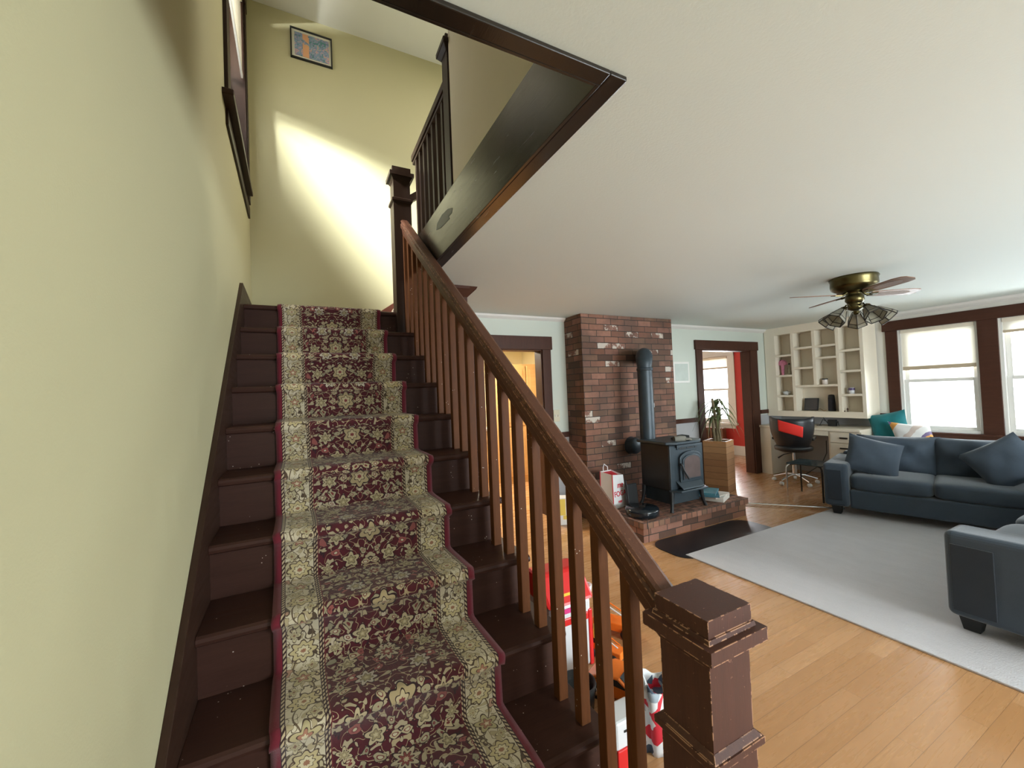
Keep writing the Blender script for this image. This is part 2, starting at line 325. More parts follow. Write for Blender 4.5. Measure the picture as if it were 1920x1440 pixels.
def runner_mat():
    t = NT('persian_runner'); u, v, _ = t.sep(t.co('UV'))
    a = t.math('ABSOLUTE', u); Lp = .92
    def per(R, sx, seed=0):
        ph = t.math('MULTIPLY', v, 2*PI/Lp)
        return t.comb(t.math('MULTIPLY_ADD', a, sx, seed), t.math('MULTIPLY', t.math('COSINE', ph), R), t.math('MULTIPLY', t.math('SINE', ph), R))
    P = per(Lp/(2*PI), 1)
    wob = t.n('ShaderNodeTexNoise'); t.set(wob.inputs['Vector'], P); wob.inputs['Scale'].default_value = 15; wob.inputs['Detail'].default_value = 1
    off = t.n('ShaderNodeVectorMath', operation='MULTIPLY_ADD'); t.L.new(wob.outputs['Color'], off.inputs[0]); off.inputs[1].default_value = (.05, .05, .05); t.L.new(P, off.inputs[2])
    Q = off.outputs[0]
    base = t.mix(t.noise(P, 30, 2), (.038, .004, .006), (.105, .006, .016))
    # scrolling vines
    n1 = t.noise(Q, 34, 0); vine = t.math('LESS_THAN', t.math('ABSOLUTE', t.math('SUBTRACT', n1, .5)), .018)
    n2 = t.noise(t.map(Q, loc=(3, 1, 2)), 52, 0); leaf = t.math('GREATER_THAN', n2, .64)
    leaf_o = t.math('GREATER_THAN', n2, .615)
    def flowers(vec, scale, r, pet, fc, col2):
        q = t.n('ShaderNodeTexVoronoi', feature='F1'); t.L.new(vec, q.inputs['Vector']); q.inputs['Scale'].default_value = scale; q.inputs['Randomness'].default_value = .8
        d = q.outputs['Distance']; rnd = t.sep(q.outputs['Color'])
        pn = t.noise(vec, scale*pet, 0)
        rr = t.math('MULTIPLY_ADD', pn, .35, r-.17); on = t.math('LESS_THAN', d, rr)
        ol = t.math('LESS_THAN', d, t.math('ADD', rr, .055)); core = t.math('LESS_THAN', d, .13); ring = t.step(d, .13, .19)
        return on, ol, core, ring, rnd[0]
    on, ol, core, ring, rn = flowers(Q, 23, .335, 3.2, None, None)
    fcol = t.ramp(rn, [(0, (.44, .36, .22)), (.25, (.34, .29, .18)), (.5, (.50, .42, .31)), (.7, (.28, .08, .07)), (.85, (.26, .23, .15))], 'CONSTANT')
    c = t.mix(vine, base, (.40, .31, .18)); c = t.mix(leaf_o, c, (.03, .006, .010)); c = t.mix(leaf, c, (.40, .33, .21))
    c = t.mix(ol, c, (.03, .008, .012)); c = t.mix(on, c, fcol); c = t.mix(ring, c, (.16, .03, .03)); c = t.mix(core, c, (.50, .44, .30))
    # cream border with flowers and leaves
    bd = t.mix(t.noise(P, 12, 1), (.52, .45, .31), (.62, .55, .41))
    b1 = t.noise(Q, 44, 0); b2 = t.noise(t.map(Q, loc=(7, 3, 1)), 42, 0)
    bl = t.math('LESS_THAN', t.math('ABSOLUTE', t.math('SUBTRACT', b1, .5)), .016)
    bb = t.math('GREATER_THAN', b2, .63); bbo = t.step(b2, .615, .632)
    on2, ol2, core2, ring2, rn2 = flowers(t.map(Q, loc=(2, 5, 4)), 17, .36, 3.5, None, None)
    bfc = t.ramp(rn2, [(0, (.56, .47, .30)), (.35, (.44, .37, .23)), (.65, (.60, .52, .37)), (.85, (.42, .25, .17))], 'CONSTANT')
    bd = t.mix(bl, bd, (.10, .07, .035)); bd = t.mix(bb, bd, (.42, .34, .20)); bd = t.mix(bbo, bd, (.12, .08, .05))
    bd = t.mix(ol2, bd, (.08, .05, .03)); bd = t.mix(on2, bd, bfc); bd = t.mix(ring2, bd, (.10, .06, .04)); bd = t.mix(core2, bd, (.55, .45, .25))
    # woven rosettes: x, y local coordinates, r radius, amp petal depth, n petals
    def vmod(p, o): return t.math('MULTIPLY', t.math('SUBTRACT', t.math('FRACT', t.math('ADD', t.math('DIVIDE', v, p), o)), .5), p)
    wn = t.math('MULTIPLY', t.math('SUBTRACT', t.noise(P, 40, 1), .5), .010)
    def ros(col, x, y, r, amp, n, fill, ring_c, line, core_c, sx=1.0):
        x = t.math('MULTIPLY', x, sx); d = t.math('SQRT', t.math('ADD', t.math('MULTIPLY', x, x), t.math('MULTIPLY', y, y)))
        th = t.math('ARCTAN2', x, y); rr = t.math('MULTIPLY_ADD', t.math('COSINE', t.math('MULTIPLY', th, n)), amp, r)
        d = t.math('ADD', d, wn)
        q = t.math('DIVIDE', d, rr)
        col = t.mix(t.math('LESS_THAN', q, 1.14), col, line); col = t.mix(t.math('LESS_THAN', q, 1.0), col, fill)
        col = t.mix(t.step(q, .52, .60), col, line); col = t.mix(t.math('LESS_THAN', q, .52), col, ring_c)
        return t.mix(t.math('LESS_THAN', q, .22), col, core_c)
    cb = t.math('SUBTRACT', a, .2635); pb = .23
    sw = t.math('SUBTRACT', cb, t.math('MULTIPLY', t.math('SINE', t.math('MULTIPLY', v, 2*PI/pb)), .030))
    bd = t.mix(t.math('LESS_THAN', t.math('ABSOLUTE', sw), .0022), bd, (.12, .08, .045))
    L_ = (.075, .045, .028)
    bd = ros(bd, cb, vmod(pb, 0), .030, .005, 8, (.50, .41, .22), (.60, .52, .34), L_, (.30, .14, .08), .85)
    bd = ros(bd, cb, vmod(pb, .5), .027, .009, 5, (.44, .37, .20), (.36, .17, .11), L_, (.62, .54, .36), .9)
    for oo, so in ((.25, -.026), (.75, .026)): bd = ros(bd, t.math('SUBTRACT', cb, so), vmod(pb, oo), .014, .006, 4, (.52, .45, .28), (.44, .36, .2), L_, (.2, .1, .06))
    D_ = (.022, .006, .008); zc = t.math('MULTIPLY', u, 1.0)
    c = ros(c, zc, vmod(.46, 0), .044, .008, 6, (.40, .31, .17), (.50, .41, .25), D_, (.20, .04, .04), 1.15)
    c = ros(c, zc, vmod(.46, .5), .034, .010, 8, (.46, .39, .26), (.22, .05, .04), D_, (.52, .44, .28))
    for oo, xx, r_, n_ in ((.25, .075, .026, 5), (.72, .085, .028, 7), (0.02, .13, .026, 6), (.5, .13, .024, 5), (.30, .165, .018, 6)):
        c = ros(c, t.math('SUBTRACT', a, xx), vmod(.46, oo), r_, .007, n_, (.44, .36, .22) if n_ != 7 else (.46, .40, .32), (.30, .24, .13), D_, (.48, .40, .24))
    # twisted guard stripes
    tw = t.math('GREATER_THAN', t.math('SINE', t.math('MULTIPLY', t.math('ADD', v, t.math('MULTIPLY', a, 1.2)), 2*PI/.018)), -.1)
    gs = t.mix(tw, (.035, .014, .012), (.50, .40, .25))
    edge = (.035, .010, .012)
    c = t.mix(t.math('GREATER_THAN', a, .196), c, (.13, .015, .02))
    c = t.mix(t.math('GREATER_THAN', a, .199), c, gs)
    c = t.mix(t.step(a, .2035, .2065), c, edge)
    c = t.mix(t.step(a, .207, .212), c, gs); c = t.mix(t.step(a, .212, .2145), c, edge)
    c = t.mix(t.math('GREATER_THAN', a, .2145), c, bd)
    c = t.mix(t.step(a, .312, .3145), c, edge); c = t.mix(t.math('GREATER_THAN', a, .3145), c, gs)
    c = t.mix(t.step(a, .323, .3255), c, edge)
    c = t.mix(t.math('GREATER_THAN', a, .3255), c, (.15, .007, .020))
    t.bump(t.noise(t.co('UV'), 700, 2), .6, .003)
    return t.out(c, .9, Sheen_Weight=.22, Sheen_Roughness=.4)
RUNNER = runner_mat()

def glass_mat():
    t = NT('window_glass'); tr = t.n('ShaderNodeBsdfTransparent'); gl = t.n('ShaderNodeBsdfGlossy'); gl.inputs['Roughness'].default_value = .02
    fr = t.n('ShaderNodeFresnel'); fr.inputs[0].default_value = 1.3; mx = t.n('ShaderNodeMixShader')
    t.L.new(fr.outputs[0], mx.inputs[0]); t.L.new(tr.outputs[0], mx.inputs[1]); t.L.new(gl.outputs[0], mx.inputs[2])
    t.L.new(mx.outputs[0], t.N['Material Output'].inputs[0]); return t.m
GLASS = glass_mat()
def shade_mat():
    t = NT('translucent_shade'); return t.out((.80, .76, .68), .8, Transmission_Weight=.35, Subsurface_Weight=0.0)
SHADE = shade_mat()
def emis(name, col, st):
    t = NT(name); t.out(col, .5); t.set(t.b.inputs['Emission Color'], col); t.b.inputs['Emission Strength'].default_value = st; return t.m
BULB = emis('lit_bulb', (1, .85, .6), 25)

# ================================================================== SETTING
# stair constants
RISE, GO, Y0, Z0 = .199, .245, 3.262, 2.189
XL, XE, XB = -.339, .827, .765
def nos(i): return Y0-i*GO, Z0-i*RISE

struct('floor', MB().box(-.8, 8.4, -3.0, 7.3, -.1, 0), FLOORM)
CB = MB()
CB.box(.80, 7.65, -3.0, 3.20, 2.42, 2.72).box(1.32, 7.65, 3.20, 4.35, 2.42, 2.72).box(-.62, .80, -3.0, .915, 2.42, 2.72)
struct('ceiling', CB, CEILM)
# left wall with the landing window opening
WL = MB()
for a in ((-3.0, 2.85, 0, 5.22), (4.04, 4.40, 0, 5.22), (2.85, 4.04, 0, 3.27), (2.85, 4.04, 4.98, 5.22)):
    WL.box(-.60, -.36, a[0], a[1], a[2], a[3])
WL.xf(shear); struct('wall_left', WL, OLIVE)
struct('wall_back', MB().box(-.75, 3.2, 4.25, 4.40, 2.42, 5.22).box(-.75, 1.25, 4.25, 4.40, 0, 2.42), OLIVE)
struct('wall_upper', MB().box(.80, .92, .80, 2.235, 2.72, 5.22), plain('hall_tan_paint', (.62, .55, .42), .7, .03))
struct('wall_upper_near', MB().box(-.42, .92, .78, .90, 2.72, 5.22), OLIVE)
struct('wall_upper_hall', MB().box(3.1, 3.2, .7, 4.25, 2.72, 5.22).box(.92, 3.1, .7, .8, 2.72, 5.22), OLIVE)
struct('ceiling_upper', MB().box(-.75, 3.2, .78, 4.4, 5.22, 5.32), plain('upper_ceiling_paint', (.62, .61, .55), .8, .02))
# far wall of living room with two doorways
FW = MB()
for (x0, x1, z0, z1) in ((1.25, 1.73, 0, 2.42), (1.73, 2.56, 2.02, 2.42), (2.56, 5.44, 0, 2.42), (5.44, 6.63, 2.06, 2.42), (6.63, 7.65, 0, 2.42)):
    FW.box(x0, x1, 4.21, 4.35, z0, z1)
struct('wall_far', FW, MINT)
RW = MB()
def wall_holes(mb, x0, x1, ya, yb, holes, zt, zb=0):
    y = ya
    for (h0, h1, z0, z1) in holes:
        mb.box(x0, x1, y, h0, zb, zt); mb.box(x0, x1, h0, h1, zb, z0); mb.box(x0, x1, h0, h1, z1, zt); y = h1
    mb.box(x0, x1, y, yb, zb, zt)
wall_holes(RW, 7.45, 7.62, -3.0, 4.21, [(-2.2, -1.42, .76, 2.17), (-1.24, -.46, .76, 2.17), (.89, 1.65, .76, 2.17), (1.82, 2.58, .76, 2.17)], 2.42)  # the two openings nearest the rear wall are added for lighting
struct('wall_right', RW, CREAMR)
RR = MB()
# rear wall (behind the camera) with its windows, front door glass
def wall_holes_x(mb, y0, y1, xa, xb, holes, zt):
    x = xa
    for (h0, h1, z0, z1) in holes:
        mb.box(x, h0, y0, y1, 0, zt); mb.box(h0, h1, y0, y1, 0, z0); mb.box(h0, h1, y0, y1, z1, zt); x = h1
    mb.box(x, xb, y0, y1, 0, zt)
wall_holes_x(RR, -3.15, -3.0, -.62, 7.62, [(-.1, .8, .9, 2.1), (2.2, 5.0, .76, 2.17)], 2.42)
struct('wall_rear', RR, CREAMR)
# kitchen shell and red room shell
KIT = plain('kitchen_yellow_paint', (.80, .69, .42), .6, .03)
struct('wall_kitchen', MB().box(-.8, 3.9, 7.0, 7.1, 0, 2.42).box(3.8, 3.9, 4.36, 7.0, 0, 2.42).box(-.8, -.7, 4.4, 7.0, 0, 2.42), KIT)
struct('ceiling_kitchen', MB().box(-.8, 3.9, 4.35, 7.1, 2.42, 2.5), plain('kitchen_ceiling', (.75, .68, .5), .8, .02))
REDW = plain('red_wall_paint', (.55, .040, .030), .6, .04)
RD = MB(); wall_holes(RD, 8.10, 8.22, 4.35, 7.2, [(5.62, 6.50, .68, 2.13)], 2.42)
struct('wall_red_room_other', MB().box(4.9, 8.1, 7.1, 7.2, 0, 2.42).box(4.8, 4.9, 4.36, 7.2, 0, 2.42).box(7.65, 8.1, 4.25, 4.36, 0, 2.42), CREAM)
struct('wall_red_room', RD, REDW)
struct('ceiling_red_room', MB().box(4.8, 8.22, 4.35, 7.2, 2.42, 2.5), WHITEP)

# doorways' casings
def casing(name, x0, x1, zt, wl, wr, head=.14):
    m = MB(); y0, y1 = 4.185, 4.21
    m.box(x0-wl, x0, y0, y1, 0, zt); m.box(x1, x1+wr, y0, y1, 0, zt)
    m.box(x0-wl-.02, x1+wr+.02, y0-.008, y1, zt, zt+head)
    m.box(x0, x0+.012, y1-.004, 4.36, 0, zt-.012); m.box(x1-.012, x1, y1-.004, 4.36, 0, zt-.012); m.box(x0, x1, y1-.004, 4.36, zt-.012, zt)
    struct(name, m, TRIMW, bevel=.003)
casing('door_1', 1.73, 2.56, 2.02, .13, .12, .16)
casing('door_2', 5.44, 6.63, 2.06, .135, .19, .145)
# chair rails, baseboards, crown
tr = MB().box(2.70, 2.91, 4.185, 4.21, .93, .995).box(4.42, 5.285, 4.185, 4.21, .955, 1.02).box(6.84, 7.06, 4.185, 4.21, .985, 1.05)
struct('trim_1', tr, TRIMX, bevel=.003)
struct('trim_2', MB().box(7.425, 7.45, 2.72, 2.85, .93, .995).box(7.425, 7.45, -.2, .77, .93, .995), TRIMY, bevel=.003)
struct('baseboard_far', MB().box(6.83, 7.06, 4.188, 4.21, 0, .17).box(2.69, 2.84, 4.188, 4.21, 0, .17).box(4.45, 5.30, 4.188, 4.21, 0, .17), TRIMX, bevel=.003)
struct('baseboard_right', MB().box(7.428, 7.45, -3.0, 2.84, 0, .17), TRIMY, bevel=.003)
cr_ = MB().prism([(1.25, 4.21, 2.375), (1.25, 4.21, 2.42), (1.25, 4.165, 2.42), (1.25, 4.175, 2.40)], (1.66, 0, 0))
cr_.prism([(4.42, 4.21, 2.365), (4.42, 4.21, 2.42), (4.42, 4.155, 2.42), (4.42, 4.17, 2.395)], (3.03, 0, 0))
cr_.prism([(7.45, -3.0, 2.36), (7.45, -3.0, 2.42), (7.39, -3.0, 2.42), (7.41, -3.0, 2.39)], (0, 7.21, 0))
struct('trim_3', cr_, WHITEP)

# windows
def sash_window(name, xw, y0, y1, z0, z1, rail_z, shade_z=None, parentmat=None, inset=.05, sg=1):
    m = MB(); d = .035; xa = xw+inset; fr = .045
    m.box(xw+.01, xw+.15, y0, y0+.03, z0, z1); m.box(xw+.01, xw+.15, y1-.03, y1, z0, z1)
    m.box(xw+.01, xw+.15, y0+.03, y1-.03, z0, z0+.03); m.box(xw+.01, xw+.15, y0+.03, y1-.03, z1-.03, z1)
    ya, yb = y0+.03, y1-.03
    for (za, zb, xx) in ((z0+.03, rail_z, xa), (rail_z-.04, z1-.03, xa+d)):
        m.box(xx, xx+d, ya, ya+fr, za, zb); m.box(xx, xx+d, yb-fr, yb, za, zb)
        m.box(xx, xx+d, ya+fr, yb-fr, za, za+fr); m.box(xx, xx+d, ya+fr, yb-fr, zb-fr*.9, zb)
    o = struct(name, m, WHITEP, bevel=.003)
    g = MB().box(xa+.012, xa+.018, ya+fr-.005, yb-fr+.005, z0+.07, rail_z-.035).box(xa+d+.012, xa+d+.018, ya+fr-.005, yb-fr+.005, rail_z, z1-.07)
    g.build('glass_pane', GLASS, o)
    return o
w1 = sash_window('window_1', 7.45, 1.82, 2.58, .76, 2.17, 1.47)
w2 = sash_window('window_2', 7.45, .89, 1.65, .76, 2.17, 1.47)
w3 = sash_window('added_window_3', 7.45, -1.24, -.46, .76, 2.17, 1.47)  # added off-frame window, put in to let more light into the room
w4 = sash_window('added_window_4', 7.45, -2.2, -1.42, .76, 2.17, 1.47)  # second half of the added off-frame pair
w5 = sash_window('window_5', 8.10, 5.62, 6.50, .68, 2.13, 1.42)
def wcase(name, y0, y1, mull, z0=.76, z1=2.17, lo=.735):
    m = MB(); x0, x1 = 7.425, 7.45
    m.box(x0, x1, y0-.12, y0, lo, z1); m.box(x0, x1, y1, y1+.13, lo, z1)
    for (a, b) in mull: m.box(x0, x1, a, b, lo, z1)
    m.box(x0-.01, x1, y0-.15, y1+.16, z1, z1+.14)
    m.box(x0-.005, x1, y0-.12, y1+.13, .61, lo); m.box(7.38, x1, y0-.14, y1+.15, lo, lo+.025)
    struct(name, m, TRIMY, bevel=.003)
wcase('trim_4', .89, 2.58, [(1.65, 1.82)])
wcase('trim_5', -2.2, -.46, [(-1.42, -1.24)])  # casing for the added off-frame pair
m = MB(); m.box(8.075, 8.10, 5.47, 5.62, .62, 2.28).box(8.075, 8.10, 6.5, 6.65, .62, 2.28).box(8.07, 8.10, 5.47, 6.65, 2.13, 2.28).box(8.075, 8.10, 5.5, 6.62, .56, .64).box(8.03, 8.10, 5.44, 6.68, .64, .68)
struct('trim_6', m, WHITEP, bevel=.003)
struct('baseboard_red_room', MB().box(8.075, 8.10, 4.37, 7.1, 0, .2), WHITEP, bevel=.003)
# roller shades
def shade(name, x, y0, y1, zt, zb, label, hem=.05, mat=None):
    t = thing(name, label, 'window shade', (x, (y0+y1)/2, zt))
    MB().box(x-.002, x+.002, y0, y1, zb+hem, zt-.03).build('shade_cloth', mat or SHADE, t)
    MB().box(x-.006, x+.006, y0, y1, zb, zb+hem).build('hem_bar', plain('shade_hem', (.50, .40, .28), .7), t)
    MB().box(x-.02, x+.018, y0, y1, zt-.045, zt).build('headrail', CREAM, t)
shade('roller_shade', 7.472, 1.85, 2.55, 2.165, 1.60, 'cream roller shade drawn halfway down over the window nearest the bookcase')
shade('roller_shade', 7.472, .92, 1.62, 2.165, 1.99, 'cream roller shade rolled nearly all the way up in the window at the right edge', .03)
shade('roller_shade', 8.115, 5.65, 6.47, 2.12, 1.86, 'cream shade over the window in the red room beyond the doorway', .03)

# landing window on the stair's left wall
m = MB()
m.box(-.36, -.34, 2.73, 2.85, 3.25, 5.08).box(-.36, -.34, 4.04, 4.14, 3.25, 5.08).box(-.36, -.335, 2.72, 4.15, 4.98, 5.12)
m.box(-.36, -.345, 2.75, 4.12, 3.12, 3.21)
m.box(-.60, -.35, 2.85, 2.865, 3.27, 4.98).box(-.60, -.35, 4.025, 4.04, 3.27, 4.98).box(-.60, -.36, 2.865, 4.025, 3.27, 3.285)
m.xf(shear); struct('trim_7', m, DW, bevel=.003)
m = MB().box(-.40, -.305, 2.62, 3.88, 3.215, 3.25).xf(shear); struct('trim_8', m, DWY, bevel=.006)
m = MB()
for (a, b) in ((2.865, 2.91), (3.98, 4.025)): m.box(-.52, -.49, a, b, 3.285, 4.96)
m.box(-.52, -.49, 2.91, 3.98, 3.285, 3.34).box(-.52, -.49, 2.91, 3.98, 4.26, 4.31).box(-.52, -.49, 2.91, 3.98, 4.92, 4.97); m.xf(shear)
w6 = struct('window_6', m, DW)
MB().box(-.507, -.503, 2.905, 3.985, 3.335, 4.92).xf(shear).build('glass_pane', GLASS, w6)
t = thing('window_blind', 'white blind over the upper half of the stair landing window', 'window blind', tuple(shear((-.372, 3.4, 4.97))))
MB().box(-.374, -.370, 2.87, 4.01, 4.32, 4.95).xf(shear).build('blind_cloth', SHADE, t)
MB().box(-.379, -.365, 2.87, 4.01, 4.29, 4.32).xf(shear).build('bottom_rail', WHITEP, t)
MB().box(-.376, -.35, 3.28, 3.31, 4.62, 4.70).xf(shear).build('clip', WHITEPL, t, bevel=.005)

# ceiling opening trim: dark boards facing down and the tall fascia
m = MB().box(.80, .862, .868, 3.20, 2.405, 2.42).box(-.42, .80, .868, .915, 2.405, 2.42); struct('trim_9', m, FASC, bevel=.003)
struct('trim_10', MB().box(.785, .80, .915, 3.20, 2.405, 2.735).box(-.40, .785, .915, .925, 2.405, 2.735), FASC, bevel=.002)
CHIP = [(2.558, 2.6), (2.529, 2.634), (2.421, 2.646), (2.303, 2.632), (2.226, 2.605), (2.238, 2.582), (2.299, 2.585), (2.28, 2.564), (2.364, 2.569), (2.464, 2.578)]
struct('trim_12', MB().prism([(.7845, y_, z_) for y_, z_ in CHIP], (-.0015, 0, 0)), plain('bare_grey_patch', (.20, .21, .20), .6))
# closet enclosure under the upper flight
m = MB().box(.80, 1.24, 3.22, 4.21, 0, 2.42)
m2 = MB().prism([(.80, 3.22, 2.34), (.80, 3.22, 2.42), (.80, 3.15, 2.42), (.80, 3.16, 2.40)], (.44, 0, 0))
m2.add([(1.24, 3.22, 2.34), (1.24, 3.22, 2.42), (1.24, 3.15, 2.42), (1.24, 3.16, 2.40), (1.24, 4.20, 2.34), (1.24, 4.20, 2.42)], [])
m2.prism([(1.24, 3.22, 2.34), (1.24, 3.22, 2.42), (1.31, 3.15, 2.42), (1.30, 3.16, 2.40)], (0, .98, 0)).prism([(1.24, 3.22, 2.34), (1.24, 3.15, 2.42), (1.31, 3.15, 2.42)], (0, .01, 0))
struct('wall_closet', m, TRIMW, bevel=.003); struct('trim_11', m2, TRIMX)
m = MB().box(.84, 1.20, 3.205, 3.22, .15, 2.25)
struct('door_3', m, DW, bevel=.006)

# ================================================================== STAIRCASE
st = thing('staircase', 'dark wooden staircase rising along the cream wall to a landing', 'staircase', (.24, 2, 0))
N = 11
for i in range(N):
    y, z = nos(i)
    # tread with rounded nosing; carries past the balusters on the open side
    yb = y+GO+.045 if i else 4.25
    prof = [(y+.012, z-.032), (y+.003, z-.026), (y, z-.016), (y+.003, z-.006), (y+.012, z), (yb, z), (yb, z-.032)]
    MB().prism([(XL, a, b) for a, b in prof], (XE-XL, 0, 0)).xf(shear).build('landing' if i == 0 else 'tread', TREAD, st, bevel=.002)
    MB().box(XL, .795, y+.03, y+.048, z-RISE if i < N-1 else 0, z-.032).xf(shear).build('riser', TREAD, st)
y10, z10 = nos(10)
# right closed stringer under the treads, left skirt board
poly = [(.78, y10+.05, 0)]
for i in range(N-1, -1, -1):
    y, z = nos(i); poly += [(.78, y+.05, z-.034)] if i == N-1 else [(.78, y+.05, z-RISE-.034), (.78, y+.05, z-.034)]
poly += [(.78, 3.215, z-.034), (.78, 3.215, 0)] if False else [(.78, 4.2, Z0-.034), (.78, 4.2, 0)]
MB().prism(poly, (.012, 0, 0)).xf(shear).build('stringer', TRIMW, st)
sk = [(-.36, .55, 0), (-.36, .55, .08), (-.36, .75, .285), (-.36, Y0+.01, Z0+.145), (-.36, 4.25, Z0+.145), (-.36, 4.25, Z0-.2), (-.36, Y0, Z0-.3), (-.36, 1.0, 0)]
MB().prism(sk, (.021, 0, 0)).xf(shear).build('skirt_board', DWY, st, bevel=.002)
MB().box(-.36, -.33, .55, 1.0, -.0, .02).xf(shear)
# landing newel is on the landing; second flight turning right
for k, (x0, z) in enumerate(((.80, 2.367), (1.06, 2.544), (1.32, 2.718))):
    MB().box(x0-.02, min(x0+.28, 1.4), 3.26, 4.24, z-.03, z).build('upper_tread', TREAD, st, bevel=.004)
    MB().box(x0, x0+.02, 3.27, 4.24, z-.178, z-.03).build('upper_riser', TREAD, st)
MB().prism([(.36, 4.232, Z0), (.36, 4.232, Z0+.12), (.62, 4.232, Z0+.16), (1.40, 4.232, 2.90), (1.40, 4.232, 2.70), (.90, 4.232, Z0)], (0, .018, 0)).build('upper_skirt_board', plain('red_brown_wood', (.12, .035, .022), .4, .2), st)

# ---------------------------------------------------------------- runner
pts = []   # profile (y, z) of the carpet from bottom up
TH = .009
def arc(cy, cz, r, a0, a1, n):
    return [(cy+r*math.cos(math.radians(a0+(a1-a0)*k/n)), cz+r*math.sin(math.radians(a0+(a1-a0)*k/n))) for k in range(n+1)]
for i in range(N-1, -1, -1):
    y, z = nos(i)
    zb = (z-RISE+TH) if i < N-1 else .002
    pts += [(y+.022, zb+.012) if i < N-1 else (y+.022, zb), (y+.022, z-.045)]
    pts += arc(y+.012, z-.016, .016+TH, 200, 95, 6)
    if i > 0: pts += [(y+.06, z+TH), (y+GO-.03, z+TH), (y+GO+.008, z+TH+.003)]
    else: pts += [(y+.3, z+TH), (y+.8, z+TH)]
arc_s = [0]
for a, b in zip(pts, pts[1:]): arc_s.append(arc_s[-1]+math.dist(a, b))
nP = len(pts); NU = 40
mb = MB()
vs = []; UC = .212
for j, (y, z) in enumerate(pts):
    for k in range(NU+1):
        u = -.35+.7*k/NU
        edge = .004*(abs(u) > .345)
        wv = .002*math.sin(u*23+j*1.7)+.0015*math.sin(u*51+j)
        vs.append(shear((UC+u+.002*math.sin(j*.9), y-max(0, wv)*.3, z+wv*.5-edge)))
fs = []
for j in range(nP-1):
    for k in range(NU): q = j*(NU+1)+k; fs.append((q, q+1, q+NU+2, q+NU+1))
mb.add(vs, fs, True)
for j in range(nP):
    for k in range(NU+1): mb.uv[j*(NU+1)+k] = (-.35+.7*k/NU, arc_s[j])
run = mb.build('stair_runner', RUNNER, None, solid=.008)
tag(run, 'crimson and cream floral carpet runner draped down the staircase', 'carpet runner')
# short runner on the upper flight
up = MB(); pr = [(.79, Z0+.012), (.79, 2.35), (.80, 2.376), (1.05, 2.376), (1.05, 2.53), (1.06, 2.553), (1.32, 2.553), (1.32, 2.70), (1.34, 2.727), (1.6, 2.727)]
s_ = [0]
for a, b in zip(pr, pr[1:]): s_.append(s_[-1]+math.dist(a, b))
for j, (x, z) in enumerate(pr):
    for k in range(9):
        up.v.append(Vector((x-.03 if j < 9 else x, 3.42+.7*k/8, z))); up.uv[j*9+k] = (-.35+.7*k/8, s_[j])
for j in range(len(pr)-1):
    for k in range(8): q = j*9+k; up.f.append([q, q+1, q+10, q+9]); up.sm.append(False); up.mi.append(0)
tag(up.build('upper_stair_runner', RUNNER, None, solid=.006), 'short floral carpet runner on the steps turning right above the landing', 'carpet runner')

# ---------------------------------------------------------------- banister
bn = thing('banister', 'dark brown banister with square balusters beside the carpeted staircase', 'banister', (.8, .665, 0))
def rail_z(y): return .985+.788*(y-.76)
prof = [(-.020, -.090), (.020, -.090), (.024, -.060), (.034, -.048), (.034, -.026), (.026, -.020), (.031, -.010), (.029, -.002), (.018, .003), (-.018, .003), (-.029, -.002), (-.031, -.010), (-.026, -.020), (-.034, -.026), (-.034, -.048), (-.024, -.060)]
hr = MB(); ya, yb = .742, 3.225; nn = len(prof)
ca = 1/math.sqrt(1+.788**2)
vs = []
for y in (ya, yb):
    for (a, b) in prof: vs.append(shear((XB+a, y, rail_z(y)+b/ca)))
hr.add(vs, [(i, (i+1) % nn, nn+(i+1) % nn, nn+i) for i in range(nn)]+[tuple(range(nn)), tuple(range(nn, 2*nn))])
hr.build('handrail', RAIL, bn)
BALC = []
for i in range(1, N):
    y, z = nos(i)
    for dy in (.078, .203):
        yc = y+dy
        h = .0185; x = XB
        ztop = lambda yy: rail_z(yy)-.085/ca
        b = MB().add([(x-h, yc-h, z), (x+h, yc-h, z), (x+h, yc+h, z), (x-h, yc+h, z), (x-h, yc-h, ztop(yc-h)), (x+h, yc-h, ztop(yc-h)), (x+h, yc+h, ztop(yc+h)), (x-h, yc+h, ztop(yc+h))],
              [(0,3,2,1),(4,5,6,7),(0,1,5,4),(1,2,6,5),(2,3,7,6),(3,0,4,7)]).xf(shear)
        b.build('baluster', BAL, bn, bevel=.002)
def newel(parent, c, h, zb, ztop, collar_z, mat, pl=.095, sl=.073, suffix=''):
    x, y = c
    n = MB().box(x-h, x+h, y-h, y+h, collar_z, ztop-.075)
    n.box(x-h-.004, x+h+.004, y-h-.004, y+h+.004, zb, collar_z)
    o = n.build('newel_post', mat, parent)
    MB().frus(c, collar_z-.022, collar_z-.010, h+.006, h+.016).frus(c, collar_z-.010, collar_z+.006, h+.016, h+.016).frus(c, collar_z+.006, collar_z+.018, h+.012, h+.001).build('collar', mat, o)
    MB().frus(c, ztop-.105, ztop-.078, h+.001, pl-.012).frus(c, ztop-.078, ztop-.048, pl, pl).frus(c, ztop-.048, ztop-.038, sl+.006, sl+.004).frus(c, ztop-.038, ztop, sl, sl).build('cap', mat, o)
    return o
newel(bn, (.815, .665), .0675, 0, 1.0, .70, NEWEL)
newel(bn, (.715, 3.29), .066, 1.95, 3.355, 3.09, DW)
# railing of the upper flight from landing newel
m = MB().prism([(.78, 3.27, 3.10), (.78, 3.27, 3.165), (1.34, 3.27, 3.565), (1.34, 3.27, 3.50)], (0, .05, 0))
m.build('upper_handrail', DWX, bn, bevel=.004)
for x in (.88, .98, 1.10, 1.20, 1.30):
    zt = 3.10+(x-.78)*.714; zb = 2.367 if x < 1.04 else 2.544
    MB().box(x-.016, x+.016, 3.28, 3.312, zb, zt+.01).build('baluster', DW, bn, bevel=.002)

